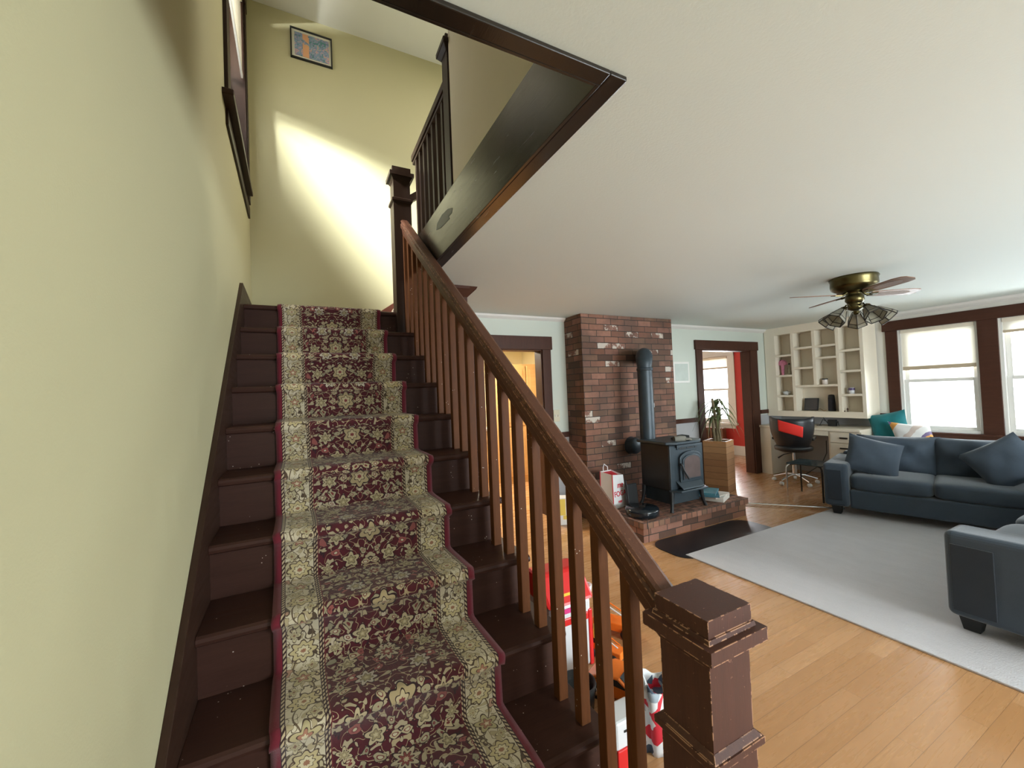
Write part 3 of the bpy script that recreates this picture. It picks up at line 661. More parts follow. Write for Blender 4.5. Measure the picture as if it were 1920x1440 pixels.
# upstairs balustrade along the opening
ug = thing('upstairs_railing', 'dark railing with square balusters guarding the upstairs hall above the opening', 'railing', (.83, 2.3, 2.72))
MB().box(.805, .86, 2.36, 3.20, 2.735, 2.765).build('bottom_rail', DWY, ug, bevel=.003)
MB().box(.80, .865, 2.36, 3.235, 3.425, 3.475).box(.81, .855, 2.36, 3.235, 3.40, 3.425).build('top_rail', DWY, ug, bevel=.005)
for k in range(7):
    y = 2.46+k*.115; MB().box(.815, .850, y-.0175, y+.0175, 2.765, 3.40).build('baluster', DW, ug, bevel=.002)
un = MB().box(.795, .895, 2.255, 2.355, 2.60, 3.62).build('newel_post', DW, ug, bevel=.003)
MB().frus((.845, 2.305), 3.58, 3.61, .052, .075).frus((.845, 2.305), 3.61, 3.64, .078, .078).frus((.845, 2.305), 3.64, 3.68, .058, .058).build('cap', DW, un, bevel=.004)

# ================================================================== CHIMNEY, HEARTH, STOVE
tag(MB().box(2.91, 4.42, 3.86, 4.205, .2, 2.418).build('brick_chimney', BRICK), 'tall old brick chimney breast rising to the ceiling behind the stove', 'chimney')
he = thing('brick_hearth', 'low raised brick hearth platform under the black stove', 'hearth', (3.64, 3.5, 0))
MB().box(2.86, 4.43, 2.95, 4.205, 0, .135).build('base_courses', HBRICK, he)
MB().box(2.84, 4.45, 2.925, 4.205, .137, .2).build('cap_course', CBRICK, he, bevel=.004)
tag(MB().lathe((3.60, 3.855, .79), [(0, -.10), (.085, -.10), (.10, -.08), (.10, -.02), (.11, 0)], 28, d=(0, 1, 0)).build('flue_cover', IRON), 'round dark metal flue cover on the chimney bricks left of the stove', 'flue cover')

sv = thing('wood_stove', 'black cast iron wood stove with glass door standing on the brick hearth', 'stove', (3.56, 3.2, .2))
x0, x1, y0, y1, zb, zt = 3.32, 3.82, 3.0, 3.44, .41, .925
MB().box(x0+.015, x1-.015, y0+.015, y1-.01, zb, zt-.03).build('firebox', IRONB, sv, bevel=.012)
MB().box(x0, x1, y0-.0, y0+.03, zb+.02, zt-.04).build('front_plate', IRON, sv, bevel=.008)
tp = MB(); 
tp.prism([(x0-.02, y0+.03, zt-.03), (x0+.08, y0-.035, zt-.03), (x1-.08, y0-.035, zt-.03), (x1+.02, y0+.03, zt-.03), (x1+.02, y1+.01, zt-.03), (x0-.02, y1+.01, zt-.03)], (0, 0, .028))
tp.build('top_plate', IRON, sv, bevel=.008)
MB().box(x0+.08, x1-.08, y0-.028, y0, zt-.062, zt-.034).box(x0+.10, x1-.10, y0-.012, y0, zt-.085, zt-.062).build('vent_lip', IRON, sv, bevel=.004)
MB().box(x0+.12, x0+.22, y0-.016, y0-.012, zt-.080, zt-.066).box(x0+.24, x0+.34, y0-.016, y0-.012, zt-.080, zt-.066).box(x0+.36, x1-.11, y0-.016, y0-.012, zt-.080, zt-.066).build('air_slots', BLACK, sv)
# arched door
def arch(cx, w, zb_, zs, y, n=14, k=.5):
    p = [(cx-w, y, zb_), (cx+w, y, zb_)]
    for i in range(n+1):
        a = PI*i/n; p.append((cx+w*math.cos(a), y, zs+w*k*math.sin(a)))
    return p
cxs = 3.60
dr = MB().prism(arch(cxs, .165, zb+.09, zb+.33, y0-.028, k=.48), (0, .028, 0)).build('door', IRON, sv, bevel=.006)
MB().prism(arch(cxs, .135, zb+.115, zb+.31, y0-.040, k=.48), (0, .012, 0)).build('door_rim', IRON, dr, bevel=.004)
MB().prism(arch(cxs, .118, zb+.13, zb+.305, y0-.042, k=.48), (0, .003, 0)).build('door_glass', plain('stove_glass_reflection', (.12, .09, .085), .15, .3, 8), dr)  # brownish reflection put into the glass colour
MB().tube([(cxs-.165, y0-.05, zb+.28), (cxs-.155, y0-.06, zb+.23), (cxs-.10, y0-.075, zb+.13)], .009).tube([(cxs-.165, y0-.05, zb+.28), (cxs-.165, y0-.02, zb+.28)], .012).build('door_handle', BLACK, dr)
MB().prism([(x0-.005, y0+.03, zb-.0), (x0+.05, y0-.09, zb), (x1-.05, y0-.09, zb), (x1+.005, y0+.03, zb)], (0, 0, .022)).build('ash_lip', IRON, sv, bevel=.006)
MB().prism([(x0+.07, y0, zb+.10), (x0+.09, y0-.075, zb+.025), (x1-.09, y0-.075, zb+.025), (x1-.07, y0, zb+.10)], (0, .001, .012)).build('ash_apron', IRON, sv, bevel=.004)
MB().box(x0+.04, x1-.04, y0+.04, y1-.04, .27, zb).build('heat_shield', IRON, sv)
for sx, sy in ((0, 0), (1, 0), (0, 1), (1, 1)):
    xa = (x0+.02, x1-.02)[sx]; yy = (y0+.02, y1-.03)[sy]; d = (-1, 1)[sx]*.03; e = (-1, 1)[sy]*.02
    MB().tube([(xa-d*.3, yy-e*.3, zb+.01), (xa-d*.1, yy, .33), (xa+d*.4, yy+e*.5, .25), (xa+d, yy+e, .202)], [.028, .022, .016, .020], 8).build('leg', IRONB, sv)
pp = MB().tube([(3.46, 3.43, .91), (3.48, 3.45, 1.78)], .083, 24, cap=False)
pp.tube([(3.48, 3.45, 1.75), (3.48, 3.45, 1.80), (3.51, 3.48, 1.865), (3.58, 3.55, 1.89), (3.88, 3.875, 1.90)], [.083, .090, .096, .090, .083], 24)
pp.lathe((3.478, 3.448, 1.70), [(.084, 0), (.090, .005), (.090, .03), (.084, .035)], 24)
po = pp.build('stove_pipe', IRON, sv)
MB().lathe((3.545, 3.40, 1.30), [(0, 0), (.026, 0), (.026, .008), (0, .008)], 18, d=(.7, -.7, 0)).build('thermometer', WHITEPL, po)
gl = thing('work_gloves', 'pair of grey and black work gloves lying on top of the stove', 'gloves', (3.56, 3.08, .925))
gm = plain('glove_suede', (.20, .19, .16), .8, .2)
def glove(c, ang, mat):
    mb = MB(); ca, sa = math.cos(ang), math.sin(ang)
    def P(a, b, h): return (c[0]+a*ca-b*sa, c[1]+a*sa+b*ca, c[2]+h)
    mb.tube([P(-.09, 0, .018), P(-.02, 0, .022), P(.03, 0, .018)], [.028, .034, .030], 10)
    for k in range(4): mb.tube([P(.02, -.026+.017*k, .016), P(.06, -.03+.02*k, .017), P(.10-.01*abs(k-1.5), -.033+.022*k, .010)], [.011, .010, .008], 8)
    mb.tube([P(-.02, .03, .016), P(.02, .055, .014), P(.04, .06, .010)], [.012, .011, .008], 8)
    return mb
glove((3.55, 3.03, .925), -.4, gm).build('glove', gm, gl); glove((3.60, 3.10, .925), 2.4, BLACK).build('glove', BLACK, gl)

# things on the hearth
rv = thing('robot_vacuum', 'round black robot vacuum parked on its dock at the left of the hearth', 'robot vacuum', (3.02, 3.12, .2))
BLG = plain('gloss_black_plastic', (.010, .014, .018), .18, .1)
MB().lathe((3.02, 3.12, .205), [(0, 0), (.150, 0), (.165, .012), (.168, .06), (.160, .078), (0, .084)], 40).build('body', BLG, rv)
MB().lathe((3.02, 3.12, .289), [(0, .004), (.028, .004), (.034, 0)], 24).build('sensor_button', DARKM, rv)
dk = thing('charging_dock', 'black charging dock standing behind the robot vacuum', 'charging dock', (3.12, 3.33, .2))
MB().prism([(3.06, 3.30, .2), (3.06, 3.40, .2), (3.06, 3.40, .46), (3.06, 3.37, .46), (3.06, 3.35, .24)], (.14, 0, 0)).build('dock_body', BLACK, dk, bevel=.006)
MB().tube([(3.07, 3.39, .44), (3.065, 3.39, .50)], [.012, .004], 8).build('antenna', BLACK, dk)
# shopping bag
BAGW = plain('bag_white', (.78, .78, .79), .6, .04, 4); BAGR = plain('bag_red', (.62, .02, .04), .6, .05)
bg_ = thing('shopping_bag', 'white paper shopping bag with red lettering leaning on the chimney', 'shopping bag', (2.97, 3.50, .2))
fl, frt, bl_, brr = Vector((2.905, 3.42, .203)), Vector((3.135, 3.47, .203)), Vector((2.88, 3.60, .203)), Vector((3.10, 3.64, .203))
hgt = .36; ZV_ = Vector((0, 0, 1)); fx = (frt-fl).normalized(); fn = Vector((fx.y, -fx.x, 0))
def lean(p, k, out): return p+Vector((.03*k+out[0], .03*k+out[1], hgt*k))
tfl, tfr, tbl, tbr = lean(fl, 1, (.01, .02)), lean(frt, .93, (-.03, .01)), lean(bl_, 1.05, (.0, 0)), lean(brr, 1.03, (-.03, 0))
MB().add([a_+(b_-a_)*.012+fn*-.004 for a_, b_ in ((tfl, tfr), (tfr, tfl), (tbr, tbl), (tbl, tbr))]+[tfl-ZV_*.03, tfr-ZV_*.03, tbr-ZV_*.012, tbl-ZV_*.012], [(4,5,6,7)]).build('red_lining', BAGR, bg_)
MB().add([fl, frt, brr, bl_, tfl, tfr, tbr, tbl], [(0,1,2,3), (0,1,5,4), (1,2,6,5), (2,3,7,6), (3,0,4,7)]).build('bag_body', BAGW, bg_, solid=.002)
for p, q in ((fl, tfl), (bl_, tbl)): MB().tube([p+fn*.002, q+fn*.002], .005, 6).build('red_piping', BAGR, bg_)
yd = (tfl-fl).normalized()
text('bag_lettering', 'me', .085, fl+fx*.075+yd*.215+fn*.004, fx, yd, BAGR, bg_, shear_=.25, bold=.0015)
text('bag_lettering', 'FOGA', .078, fl+fx*.022+yd*.125+fn*.004, fx, yd, BAGR, bg_, bold=.001)
text('bag_lettering', 'mar', .045, fl+fx*.085+yd*.055+fn*.004, fx, yd, BAGR, bg_, bold=.001)
for k in (1,):
    a, b = ((tfl, tfr), (tbl, tbr))[k]; c1 = a.lerp(b, .3); c2 = a.lerp(b, .7)
    MB().tube([c1-Vector((0,0,.02)), c1+Vector((0,0,.04)), c1.lerp(c2,.5)+Vector((0,.02,.07)), c2+Vector((0,0,.04)), c2-Vector((0,0,.02))], .006, 6).build('handle', BAGW, bg_)
# papers and magazines at the stove's right
t = thing('magazine_stack', 'blue magazines and papers piled at the right of the stove', 'magazines', (4.02, 3.25, .2))
for k, (c, a, h, m_) in enumerate((((4.15, 3.10), .4, .235, plain('paper_white', (.72, .69, .64), .6)), ((4.12, 3.11), .1, .262, plain('paper_cream', (.68, .60, .54), .6)), ((4.04, 3.12), .7, .286, plain('magazine_blue', (.05, .16, .22), .4, .4, 20)), ((4.03, 3.13), .5, .310, plain('magazine_teal', (.06, .22, .28), .4, .4, 20)))):
    MB().obox((c[0], c[1], h-.012), (math.cos(a), math.sin(a), 0), (-math.sin(a), math.cos(a), 0), (0, 0, 1), .14, .10, .012 if k else .034).build('magazine', m_, t, bevel=.002)
# cable on hearth
tag(MB().tube([(2.86, 3.05, .21), (2.90, 3.0, .212), (2.87, 2.98, .213), (2.93, 2.95, .21), (2.89, 2.925, .208), (2.88, 2.90, .12), (2.88, 2.905, .02)], .003, 6).build('power_cable', BLACK), 'thin black cable hanging over the left front corner of the hearth', 'cable')
# mat
def rrect(x0, x1, y0, y1, r, z, h, n=8):
    p = []
    for (cx, cy, a) in ((x1-r, y1-r, 0), (x0+r, y1-r, 90), (x0+r, y0+r, 180), (x1-r, y0+r, 270)):
        for k in range(n+1): t_ = math.radians(a+90*k/n); p.append((cx+r*math.cos(t_), cy+r*math.sin(t_), z))
    return MB().prism(p, (0, 0, h))
tag(rrect(2.87, 4.25, 2.44, 2.92, .17, 0, .007).build('hearth_mat', plain('black_rubber_mat', (.008, .009, .012), .35, .2)), 'black mat with rounded corners on the floor before the hearth', 'mat')
tag(MB().box(2.95, 6.6, -1.6, 2.545, .0, .012).build('area_rug', RUG, None, bevel=.004), 'large pale grey area rug on the oak floor under the sofas', 'rug')
tag(MB().tube([(4.70, 3.36, .013), (5.42, 2.43, .034)], .011, 10).build('metal_pole', CHROME), 'thin silver metal pole lying on the floor between hearth and sofa', 'pole')

# planter and plant
t = thing('wooden_planter', 'tall square wooden planter box beside the doorway to the red room', 'planter', (5.23, 3.84, 0))
th = math.radians(-73.0)
FR = Vector((5.13, 3.65, 0)); wd = .31
u1 = Vector((-math.cos(math.radians(73)), math.sin(math.radians(73)), 0)); u2 = Vector((math.sin(math.radians(73)), math.cos(math.radians(73)), 0))
PC = FR+u1*wd/2+u2*wd/2
PWD = wood('planter_wood', (.24, .105, .045), (.50, .27, .12), .55, 'x', .5)
def planks():
    t_ = NT('planter_planks'); o = t_.co(); z = t_.sep(o)[2]; r = t_.math('FLOOR', t_.math('DIVIDE', z, .09))
    h = t_.math('FRACT', t_.math('MULTIPLY', t_.math('SINE', t_.math('MULTIPLY', r, 12.99)), 4375.5))
    g = t_.noise(t_.map(o, (3, 3, 26)), 2.2, 5, .6, 1.0)
    c = t_.mix(h, (.30, .15, .065), (.46, .25, .11)); c = t_.mix(t_.math('MULTIPLY', g, .7), c, (.15, .065, .028))
    c = t_.mix(t_.math('LESS_THAN', t_.math('FRACT', t_.math('DIVIDE', z, .09)), .04), c, (.06, .03, .015))
    return t_.out(c, .55)
PL = planks()
MB().obox(PC+Vector((0, 0, .34)), u1, u2, (0, 0, 1), wd/2, wd/2, .34).build('box', PL, t)
for a, b, su, sv_ in ((wd/2, .012, 0, 1), (wd/2, .012, 0, -1)): MB().obox(PC+u2*sv_*(wd/2-.012)+Vector((0,0,.695)), u1, u2, (0,0,1), a, b, .017).build('rim', PWD, t)
for s in (1, -1): MB().obox(PC+u1*s*(wd/2-.012)+Vector((0,0,.695)), u1, u2, (0,0,1), .012, wd/2-.025, .017).build('rim', PWD, t)
MB().obox(PC+Vector((0,0,.685)), u1, u2, (0,0,1), wd/2-.03, wd/2-.03, .006).build('soil', plain('soil', (.03, .02, .014), .9, .4, 40), t)
pt = thing('potted_yucca', 'tall bare-stemmed plant with drooping leaves growing from the wooden planter', 'plant', tuple(PC+Vector((0, 0, .69))))
rs = random.Random(3)
sm = MB()
for k, (dx, dy, h) in enumerate(((0, 0, .62), (.035, .02, .46), (-.03, .025, .38), (.02, -.03, .50))):
    b = PC+Vector((dx, dy, .69)); sm.tube([b, b+Vector((-.01*k, .0, h*.4)), b+Vector((-.05+.02*k, .01, h*.75)), b+Vector((-.08+.025*k, .0, h))], [.028-.004*k, .024-.003*k, .020, .014], 8)
sm.build('stem', STEMM, pt)
vn = MB()
for k in range(5):
    b = PC+Vector((-.03, 0, 1.28)); a = rs.uniform(-.6, .9)+PI*.0
    vn.tube([b, b+Vector((.06*math.cos(a), .03, .01)), b+Vector((.11*math.cos(a), .03, -.15-.05*k)), b+Vector((.06*math.cos(a), .02, -.34-.04*k)), b+Vector((.02, .0, -.45))], [.008, .009, .011, .009, .006], 6)
vn.build('hanging_vine', GREENL, pt)
def leafb(p, d, L, w, droop):
    d = Vector(d).normalized(); s = d.cross(Vector((0, 0, 1))).normalized(); mb = []; n = 7
    for i in range(n+1):
        q = i/n; c = Vector(p)+d*L*q+Vector((0, 0, .55*L*q*(1-q)*2-droop*q*q)); ww = w*math.sin(PI*min(1, q*.9+.1))**.6*(1-q*.6)
        mb.append((c-s*ww, c+Vector((0,0,-ww*.25)), c+s*ww))
    return mb
for k in range(24):
    a = 2*PI*k/24+rs.uniform(-.2, .2); hh = rs.choice((.30, .36, .42, .46, .52)); L = rs.uniform(.22, .36)
    R_ = leafb(PC+Vector((rs.uniform(-.03, .03), rs.uniform(-.03, .03), .69+hh)), (math.cos(a), math.sin(a), .2), L, .021, rs.uniform(.10, .38))
    mb = MB(); vs = [v for r in R_ for v in r]; fs = []
    for i in range(len(R_)-1): fs += [(3*i, 3*i+1, 3*i+4, 3*i+3), (3*i+1, 3*i+2, 3*i+5, 3*i+4)]
    mb.add(vs, fs, True).build('leaf', GREENL, pt, solid=.002)

# ================================================================== BOOKCASE AND DESK
bk = thing('bookcase', 'white built-in bookcase of open cubbies hung over the desk', 'bookcase', (7.25, 3.47, .94))
X0, X1, BY0, BY1 = 7.05, 7.44, 2.82, 4.20
MB().box(X0, X1, BY0, BY0+.045, .94, 2.42).build('side_panel', CREAM, bk, bevel=.002)
MB().box(X0, X1, 4.03, BY1, .94, 2.42).build('side_panel', CREAM, bk, bevel=.002)
MB().box(7.25, 7.262, BY0+.045, 4.03, .94, 2.42).build('back_panel', CREAM, bk)
MB().box(X0, 7.25, BY0+.045, 4.03, .94, 1.03).build('bottom_board', CREAM, bk, bevel=.002)
MB().box(X0, 7.25, BY0+.045, 4.03, 2.295, 2.42).build('top_board', CREAM, bk, bevel=.002)
DV = {'a': 3.76, 'b': 3.45, 'c': 3.135}
for y, zlo in ((3.76, 1.03), (3.45, 1.445), (3.135, 1.03)): MB().box(X0, 7.25, y-.022, y+.022, zlo, 2.295).build('divider', CREAM, bk, bevel=.002)
for (ya_, yb_, z) in ((3.782, 4.03, 1.945), (3.782, 4.03, 1.61), (3.782, 4.03, 1.275), (3.472, 3.738, 2.04), (3.472, 3.738, 1.72), (3.157, 3.428, 2.04), (3.157, 3.428, 1.855), (3.157, 3.738, 1.43), (2.865, 3.113, 1.935), (2.865, 3.113, 1.63), (2.865, 3.113, 1.28)):
    MB().box(X0, 7.25, ya_, yb_, z-.018, z+.014).build('shelf', CREAM, bk, bevel=.002)
# desk
dk = thing('built_in_desk', 'white built-in desk with open knee space and drawers beneath the bookcase', 'desk', (7.1, 3.47, 0))
MB().box(6.76, 7.44, 2.80, 4.20, .765, .80).build('desktop', CREAM, dk, bevel=.004)
MB().box(6.78, 7.42, 4.02, 4.06, 0, .765).box(6.78, 7.42, 4.06, 4.19, .0, .765).build('side_panel', CREAM, dk)
MB().box(6.80, 7.42, 2.80, 3.20, .0, .765).build('drawer_cabinet', CREAM, dk, bevel=.003)
MB().box(6.785, 6.80, 3.20, 4.02, .69, .765).build('apron', CREAM, dk)
for (z0_, z1_) in ((.60, .745), (.06, .585)):
    d_ = MB().box(6.78, 6.80, 2.83, 3.17, z0_, z1_).build('drawer_front', CREAM, dk, bevel=.004)
    MB().box(6.762, 6.782, 2.95, 3.05, (z0_+z1_)/2-.012 if z1_ > .7 else z1_-.07, (z0_+z1_)/2+.01 if z1_ > .7 else z1_-.05).build('cup_pull', DARKM, d_, bevel=.006)
# small things on shelves
PK = plain('pink_feathers', (.62, .22, .32), .8, .2, 30)
t = thing('feather_fan', 'small pink feathery decoration standing in the left column of the bookcase', 'ornament', (7.15, 3.97, 1.624))
for k in range(11):
    a = PI*k/10; c = Vector((7.15, 3.975, 1.80)); d = Vector((0, math.cos(a), math.sin(a)*.9+.1)); MB().tube([c-d*.02, c+d*.05, c+d*.085], [.012, .018, .004], 6).build('feather', PK, t)
MB().tube([(7.15, 3.975, 1.624), (7.15, 3.975, 1.81)], [.02, .03], 8).build('handle', PK, t)
t = thing('ceramic_figurine', 'small pale figurine beside the pink feathery decoration', 'figurine', (7.15, 3.87, 1.624))
MB().lathe((7.15, 3.87, 1.624), [(0, 0), (.03, 0), (.028, .03), (.018, .08), (.024, .11), (.012, .13), (.018, .15), (.016, .17), (0, .18)], 16).build('body', plain('figurine_glaze', (.45, .42, .30), .4, .3, 30), t)
MB().ball((7.15, 3.87, 1.80), .017).build('hat', BLACK, t)
t = thing('white_bowl', 'white ceramic bowl in the left column of the bookcase', 'bowl', (7.15, 3.93, 1.289))
MB().lathe((7.15, 3.93, 1.289), [(0, 0), (.03, 0), (.055, .03), (.06, .06), (.056, .06), (.045, .03), (0, .012)], 24).build('bowl_body', WHITEPL, t)
MB().tube([(7.15, 3.93, 1.31), (7.15, 3.925, 1.37)], .006, 6).build('spoon', CHROME, t)
t = thing('candle_jar', 'small white jar candle with black lid on the middle bookcase shelf', 'candle', (7.12, 3.35, 1.444))
MB().lathe((7.12, 3.35, 1.444), [(0, 0), (.036, 0), (.038, .06), (.036, .075)], 24).build('jar', plain('milky_glass', (.75, .66, .60), .3), t)
MB().lathe((7.12, 3.35, 1.519), [(.037, 0), (.037, .016), (0, .016)], 24).build('lid', BLACK, t)
t = thing('picture_mug', 'small white mug with a dark picture in the right column of the bookcase', 'mug', (7.12, 3.015, 1.294))
MB().lathe((7.12, 3.015, 1.294), [(0, 0), (.036, 0), (.037, .09), (.033, .09), (.032, .01), (0, .01)], 24).build('cup', WHITEPL, t)
MB().lathe((7.12, 3.015, 1.345), [(.0378, 0), (.0378, .035)], 24).build('picture_band', plain('mug_print', (.10, .06, .16), .4, .8, 60), t)
MB().tube([(7.12, 3.052, 1.37), (7.12, 3.07, 1.36), (7.12, 3.07, 1.32), (7.12, 3.05, 1.315)], .005, 6).build('handle', WHITEPL, t)
t = thing('tablet_screen', 'black square screen leaning in the wide lower bay of the bookcase', 'screen', (7.2, 3.59, 1.03))
MB().obox((7.19, 3.59, 1.133), (0, 1, 0), (.97, 0, -.2), (.2, 0, .97), .10, .008, .10).build('bezel', BLACK, t, bevel=.003)
MB().obox((7.1815, 3.59, 1.134), (0, 1, 0), (.97, 0, -.2), (.2, 0, .97), .09, .001, .09).build('display', GLASSB, t)
t = thing('black_speaker', 'narrow black upright speaker at the right of the wide lower bay', 'speaker', (7.2, 3.30, 1.03))
MB().lathe((7.17, 3.30, 1.031), [(0, 0), (.045, 0), (.048, .02), (.042, .23), (.034, .25), (0, .255)], 24).build('cabinet', BLACK, t)
MB().lathe((7.17, 3.30, 1.04), [(.049, 0), (.0435, .20)], 24).build('grille', plain('speaker_cloth', (.02, .02, .025), .9, .3, 90), t)
tag(MB().tube([(7.15, 3.48, 1.05), (7.12, 3.44, 1.07), (7.13, 3.40, 1.04), (7.1, 3.38, 1.036), (7.13, 3.355, 1.05)], .004, 6).build('tan_cable', plain('tan_cable_rubber', (.30, .18, .07), .6)), 'tan cable lying between the black screen and the speaker', 'cable')
t = thing('wooden_trinket', 'tiny dark wooden trinket in the lowest right cubby', 'ornament', (7.1, 3.08, 1.03))
MB().lathe((7.1, 3.07, 1.03), [(0, 0), (.012, 0), (.005, .015), (.014, .04), (0, .06)], 12).build('figure', TRIMW, t)
MB().lathe((7.1, 3.115, 1.03), [(0, 0), (.014, 0), (.016, .012), (0, .016)], 12).build('dish', TRIMW, t)
t = thing('wifi_router', 'black router with cables on the desk under the bookcase', 'router', (7.15, 3.30, .80))
MB().box(7.14, 7.19, 3.25, 3.36, .80, .90).build('case', BLACK, t, bevel=.006)
MB().tube([(7.15, 3.36, .86), (7.14, 3.42, .90), (7.14, 3.45, .84), (7.13, 3.46, .805), (7.1, 3.42, .805), (7.12, 3.50, .805)], .006, 6).tube([(7.15, 3.36, .84), (7.13, 3.40, .92), (7.13, 3.41, .93)], .005, 6).tube([(7.16, 3.25, .83), (7.14, 3.22, .88), (7.12, 3.20, .81)], .005, 6).build('cable_loop', BLACK, t)

# office chair
ch = thing('desk_chair', 'black moulded swivel chair on a chrome stem at the desk', 'chair', (6.42, 3.48, 0))
BV = plain('black_vinyl', (.012, .013, .016), .35, .2)
cc = Vector((6.42, 3.48, 0)); bd_ = Vector((-.93, -.37, 0)).normalized(); sd = Vector((-bd_.y, bd_.x, 0))   # back is towards the camera
def back(u, v):
    a = (u-.5)*2.5; w = .25-.05*(1-v)+.02*math.sin(PI*v); zz = .50+.47*v-.05*abs(u-.5)*v
    if v > .8: zz += .05*(abs((u-.5)*2)**2)*(v-.8)*5
    rr = w*(1.0-.25*(1-v)**2)
    return cc+bd_*(rr*math.cos(a)*1.05)+sd*(rr*math.sin(a)*1.1)+Vector((0, 0, zz))
MB().grid(back, 20, 10).build('backrest', BV, ch, solid=.03)
MB().lathe(cc+Vector((0, 0, .47)), [(0, 0), (.16, 0), (.235, .03), (.245, .07), (.22, .09), (0, .095)], 32).build('seat', BV, ch)
def arm(s):
    p = cc+sd*s*.24
    return MB().obox(p-bd_*.10+Vector((0, 0, .66)), bd_, sd, (0, 0, 1), .15, .022, .02)
for s in (1, -1): arm(s).build('armrest', BV, ch, bevel=.015)
MB().tube([cc+Vector((0, 0, .12)), cc+Vector((0, 0, .30))], .030, 16).tube([cc+Vector((0,0,.28)), cc+Vector((0,0,.48))], .018, 16).build('gas_stem', CHROME, ch)
MB().tube([cc+Vector((0,0,.45)), cc+sd*-.12+Vector((0,0,.42)), cc+sd*-.20+Vector((0,0,.36))], [.006, .006, .012], 8).build('height_lever', BLACK, ch)
for k in range(5):
    a = 2*PI*k/5+.5; d = Vector((math.cos(a), math.sin(a), 0))
    lg = MB().tube([cc+Vector((0,0,.13)), cc+d*.12+Vector((0,0,.12)), cc+d*.28+Vector((0,0,.07))], [.022, .02, .014], 8).build('base_leg', CHROME, ch)
    MB().lathe(cc+d*.28+Vector((0,0,.0265)), [(0, -.02), (.026, -.02), (.026, .02), (0, .02)], 16, d=d.cross(Vector((0,0,1)))).build('caster', WHITEPL, lg)
# red cloth over the chair's back corner
def cloth(u, v):
    p = back(.30+.42*u, .80 if False else (.98-.36*v-.20*u)); n = (p-cc); n.z = 0; n.normalize(); pin = 1.0
    q = back(.30+.42*u, .98-.20*u-.17+(.5-v)*.34*pin); n2 = q-cc; n2.z = 0; return q+n2.normalized()*.022
sc_ = MB().grid(cloth, 14, 8).build('red_cloth', plain('red_fabric', (.75, .03, .02), .8, .05), None, solid=.006)
tag(sc_, 'bright red cloth draped over the back of the black desk chair', 'cloth')
tag(MB().tube([(6.95, 3.3, .60), (6.90, 3.28, .42), (6.85, 3.33, .25), (6.80, 3.5, .10), (6.78, 3.6, .01)], .006, 6).build('desk_cable', BLACK), 'black cable hanging in the knee space under the desk', 'cable')

# glass side table
t = thing('side_table', 'small black glass side table with bent chrome legs by the grey sofa', 'side table', (5.74, 2.9, 0))
tc = [(5.53, 3.10), (5.95, 3.15), (5.99, 2.76), (5.57, 2.71)]
MB().prism([(a, b, .443) for a, b in tc], (0, 0, .014)).build('glass_top', plain('black_glass', (.03, .045, .05), .12, .1), t, bevel=.003)
cx_, cy_ = 5.76, 2.93
for k, (a, b) in enumerate(tc):
    d = Vector((a-cx_, b-cy_, 0)); q = Vector((a, b, 0))
    MB().tube([q-d*.5+Vector((0,0,.432)), q-d*.12+Vector((0,0,.432)), q-d*.02+Vector((0,0,.41)), q+Vector((0,0,.36)), q+Vector((0,0,.01))], .010, 10).build('leg', CHROME if k % 2 == 0 else DARKM, t)

# ================================================================== SOFAS
def pillow(c, u, v, w, h, th_, mat, name='pillow', parent=None, wr=0, seed=0, p=2.6):
    c, u, v = Vector(c), Vector(u).normalized(), Vector(v).normalized(); n = u.cross(v).normalized(); rs_ = random.Random(seed); ph = rs_.uniform(0, 6)
    mb = MB()
    for s in (1, -1):
        def f(a, b, s=s):
            x = a*2-1; y = b*2-1
            pin = 1-.07*(1-abs(x)**2)*abs(y)**2; pin2 = 1-.07*(1-abs(y)**2)*abs(x)**2
            t_ = ((1-abs(x)**p)*(1-abs(y)**p))
            z = th_*max(t_, 0)**.55*.5 + wr*math.sin(x*7+ph)*math.cos(y*5+ph*2)*t_
            return c+u*x*w/2*pin2+v*y*h/2*pin+n*z*s
        mb.grid(f, 14, 14)
    return mb
def cushion(mb_c, ax, sz, r=.05):   # rounded box via superellipsoid
    c = Vector(mb_c); u, v, w = [Vector(a).normalized() for a in ax]
    def sp(x, e): return math.copysign(abs(x)**e, x)
    mb = MB(); e = .28
    def f(a, b):
        th_ = -PI+2*PI*a; ph = -PI/2+PI*b
        x = sp(math.cos(ph), e)*sp(math.cos(th_), e); y = sp(math.cos(ph), e)*sp(math.sin(th_), e); z = sp(math.sin(ph), e*1.3)
        return c+u*x*sz[0]/2+v*y*sz[1]/2+w*z*sz[2]/2
    return mb.grid(f, 40, 20)
ZV = Vector((0, 0, 1))
def rbox(c, u, v, a, b, h, name, mat, par, bev=.03):
    return MB().obox(c, u, v, ZV, a, b, h).build(name, mat, par, bevel=bev, seg=4)
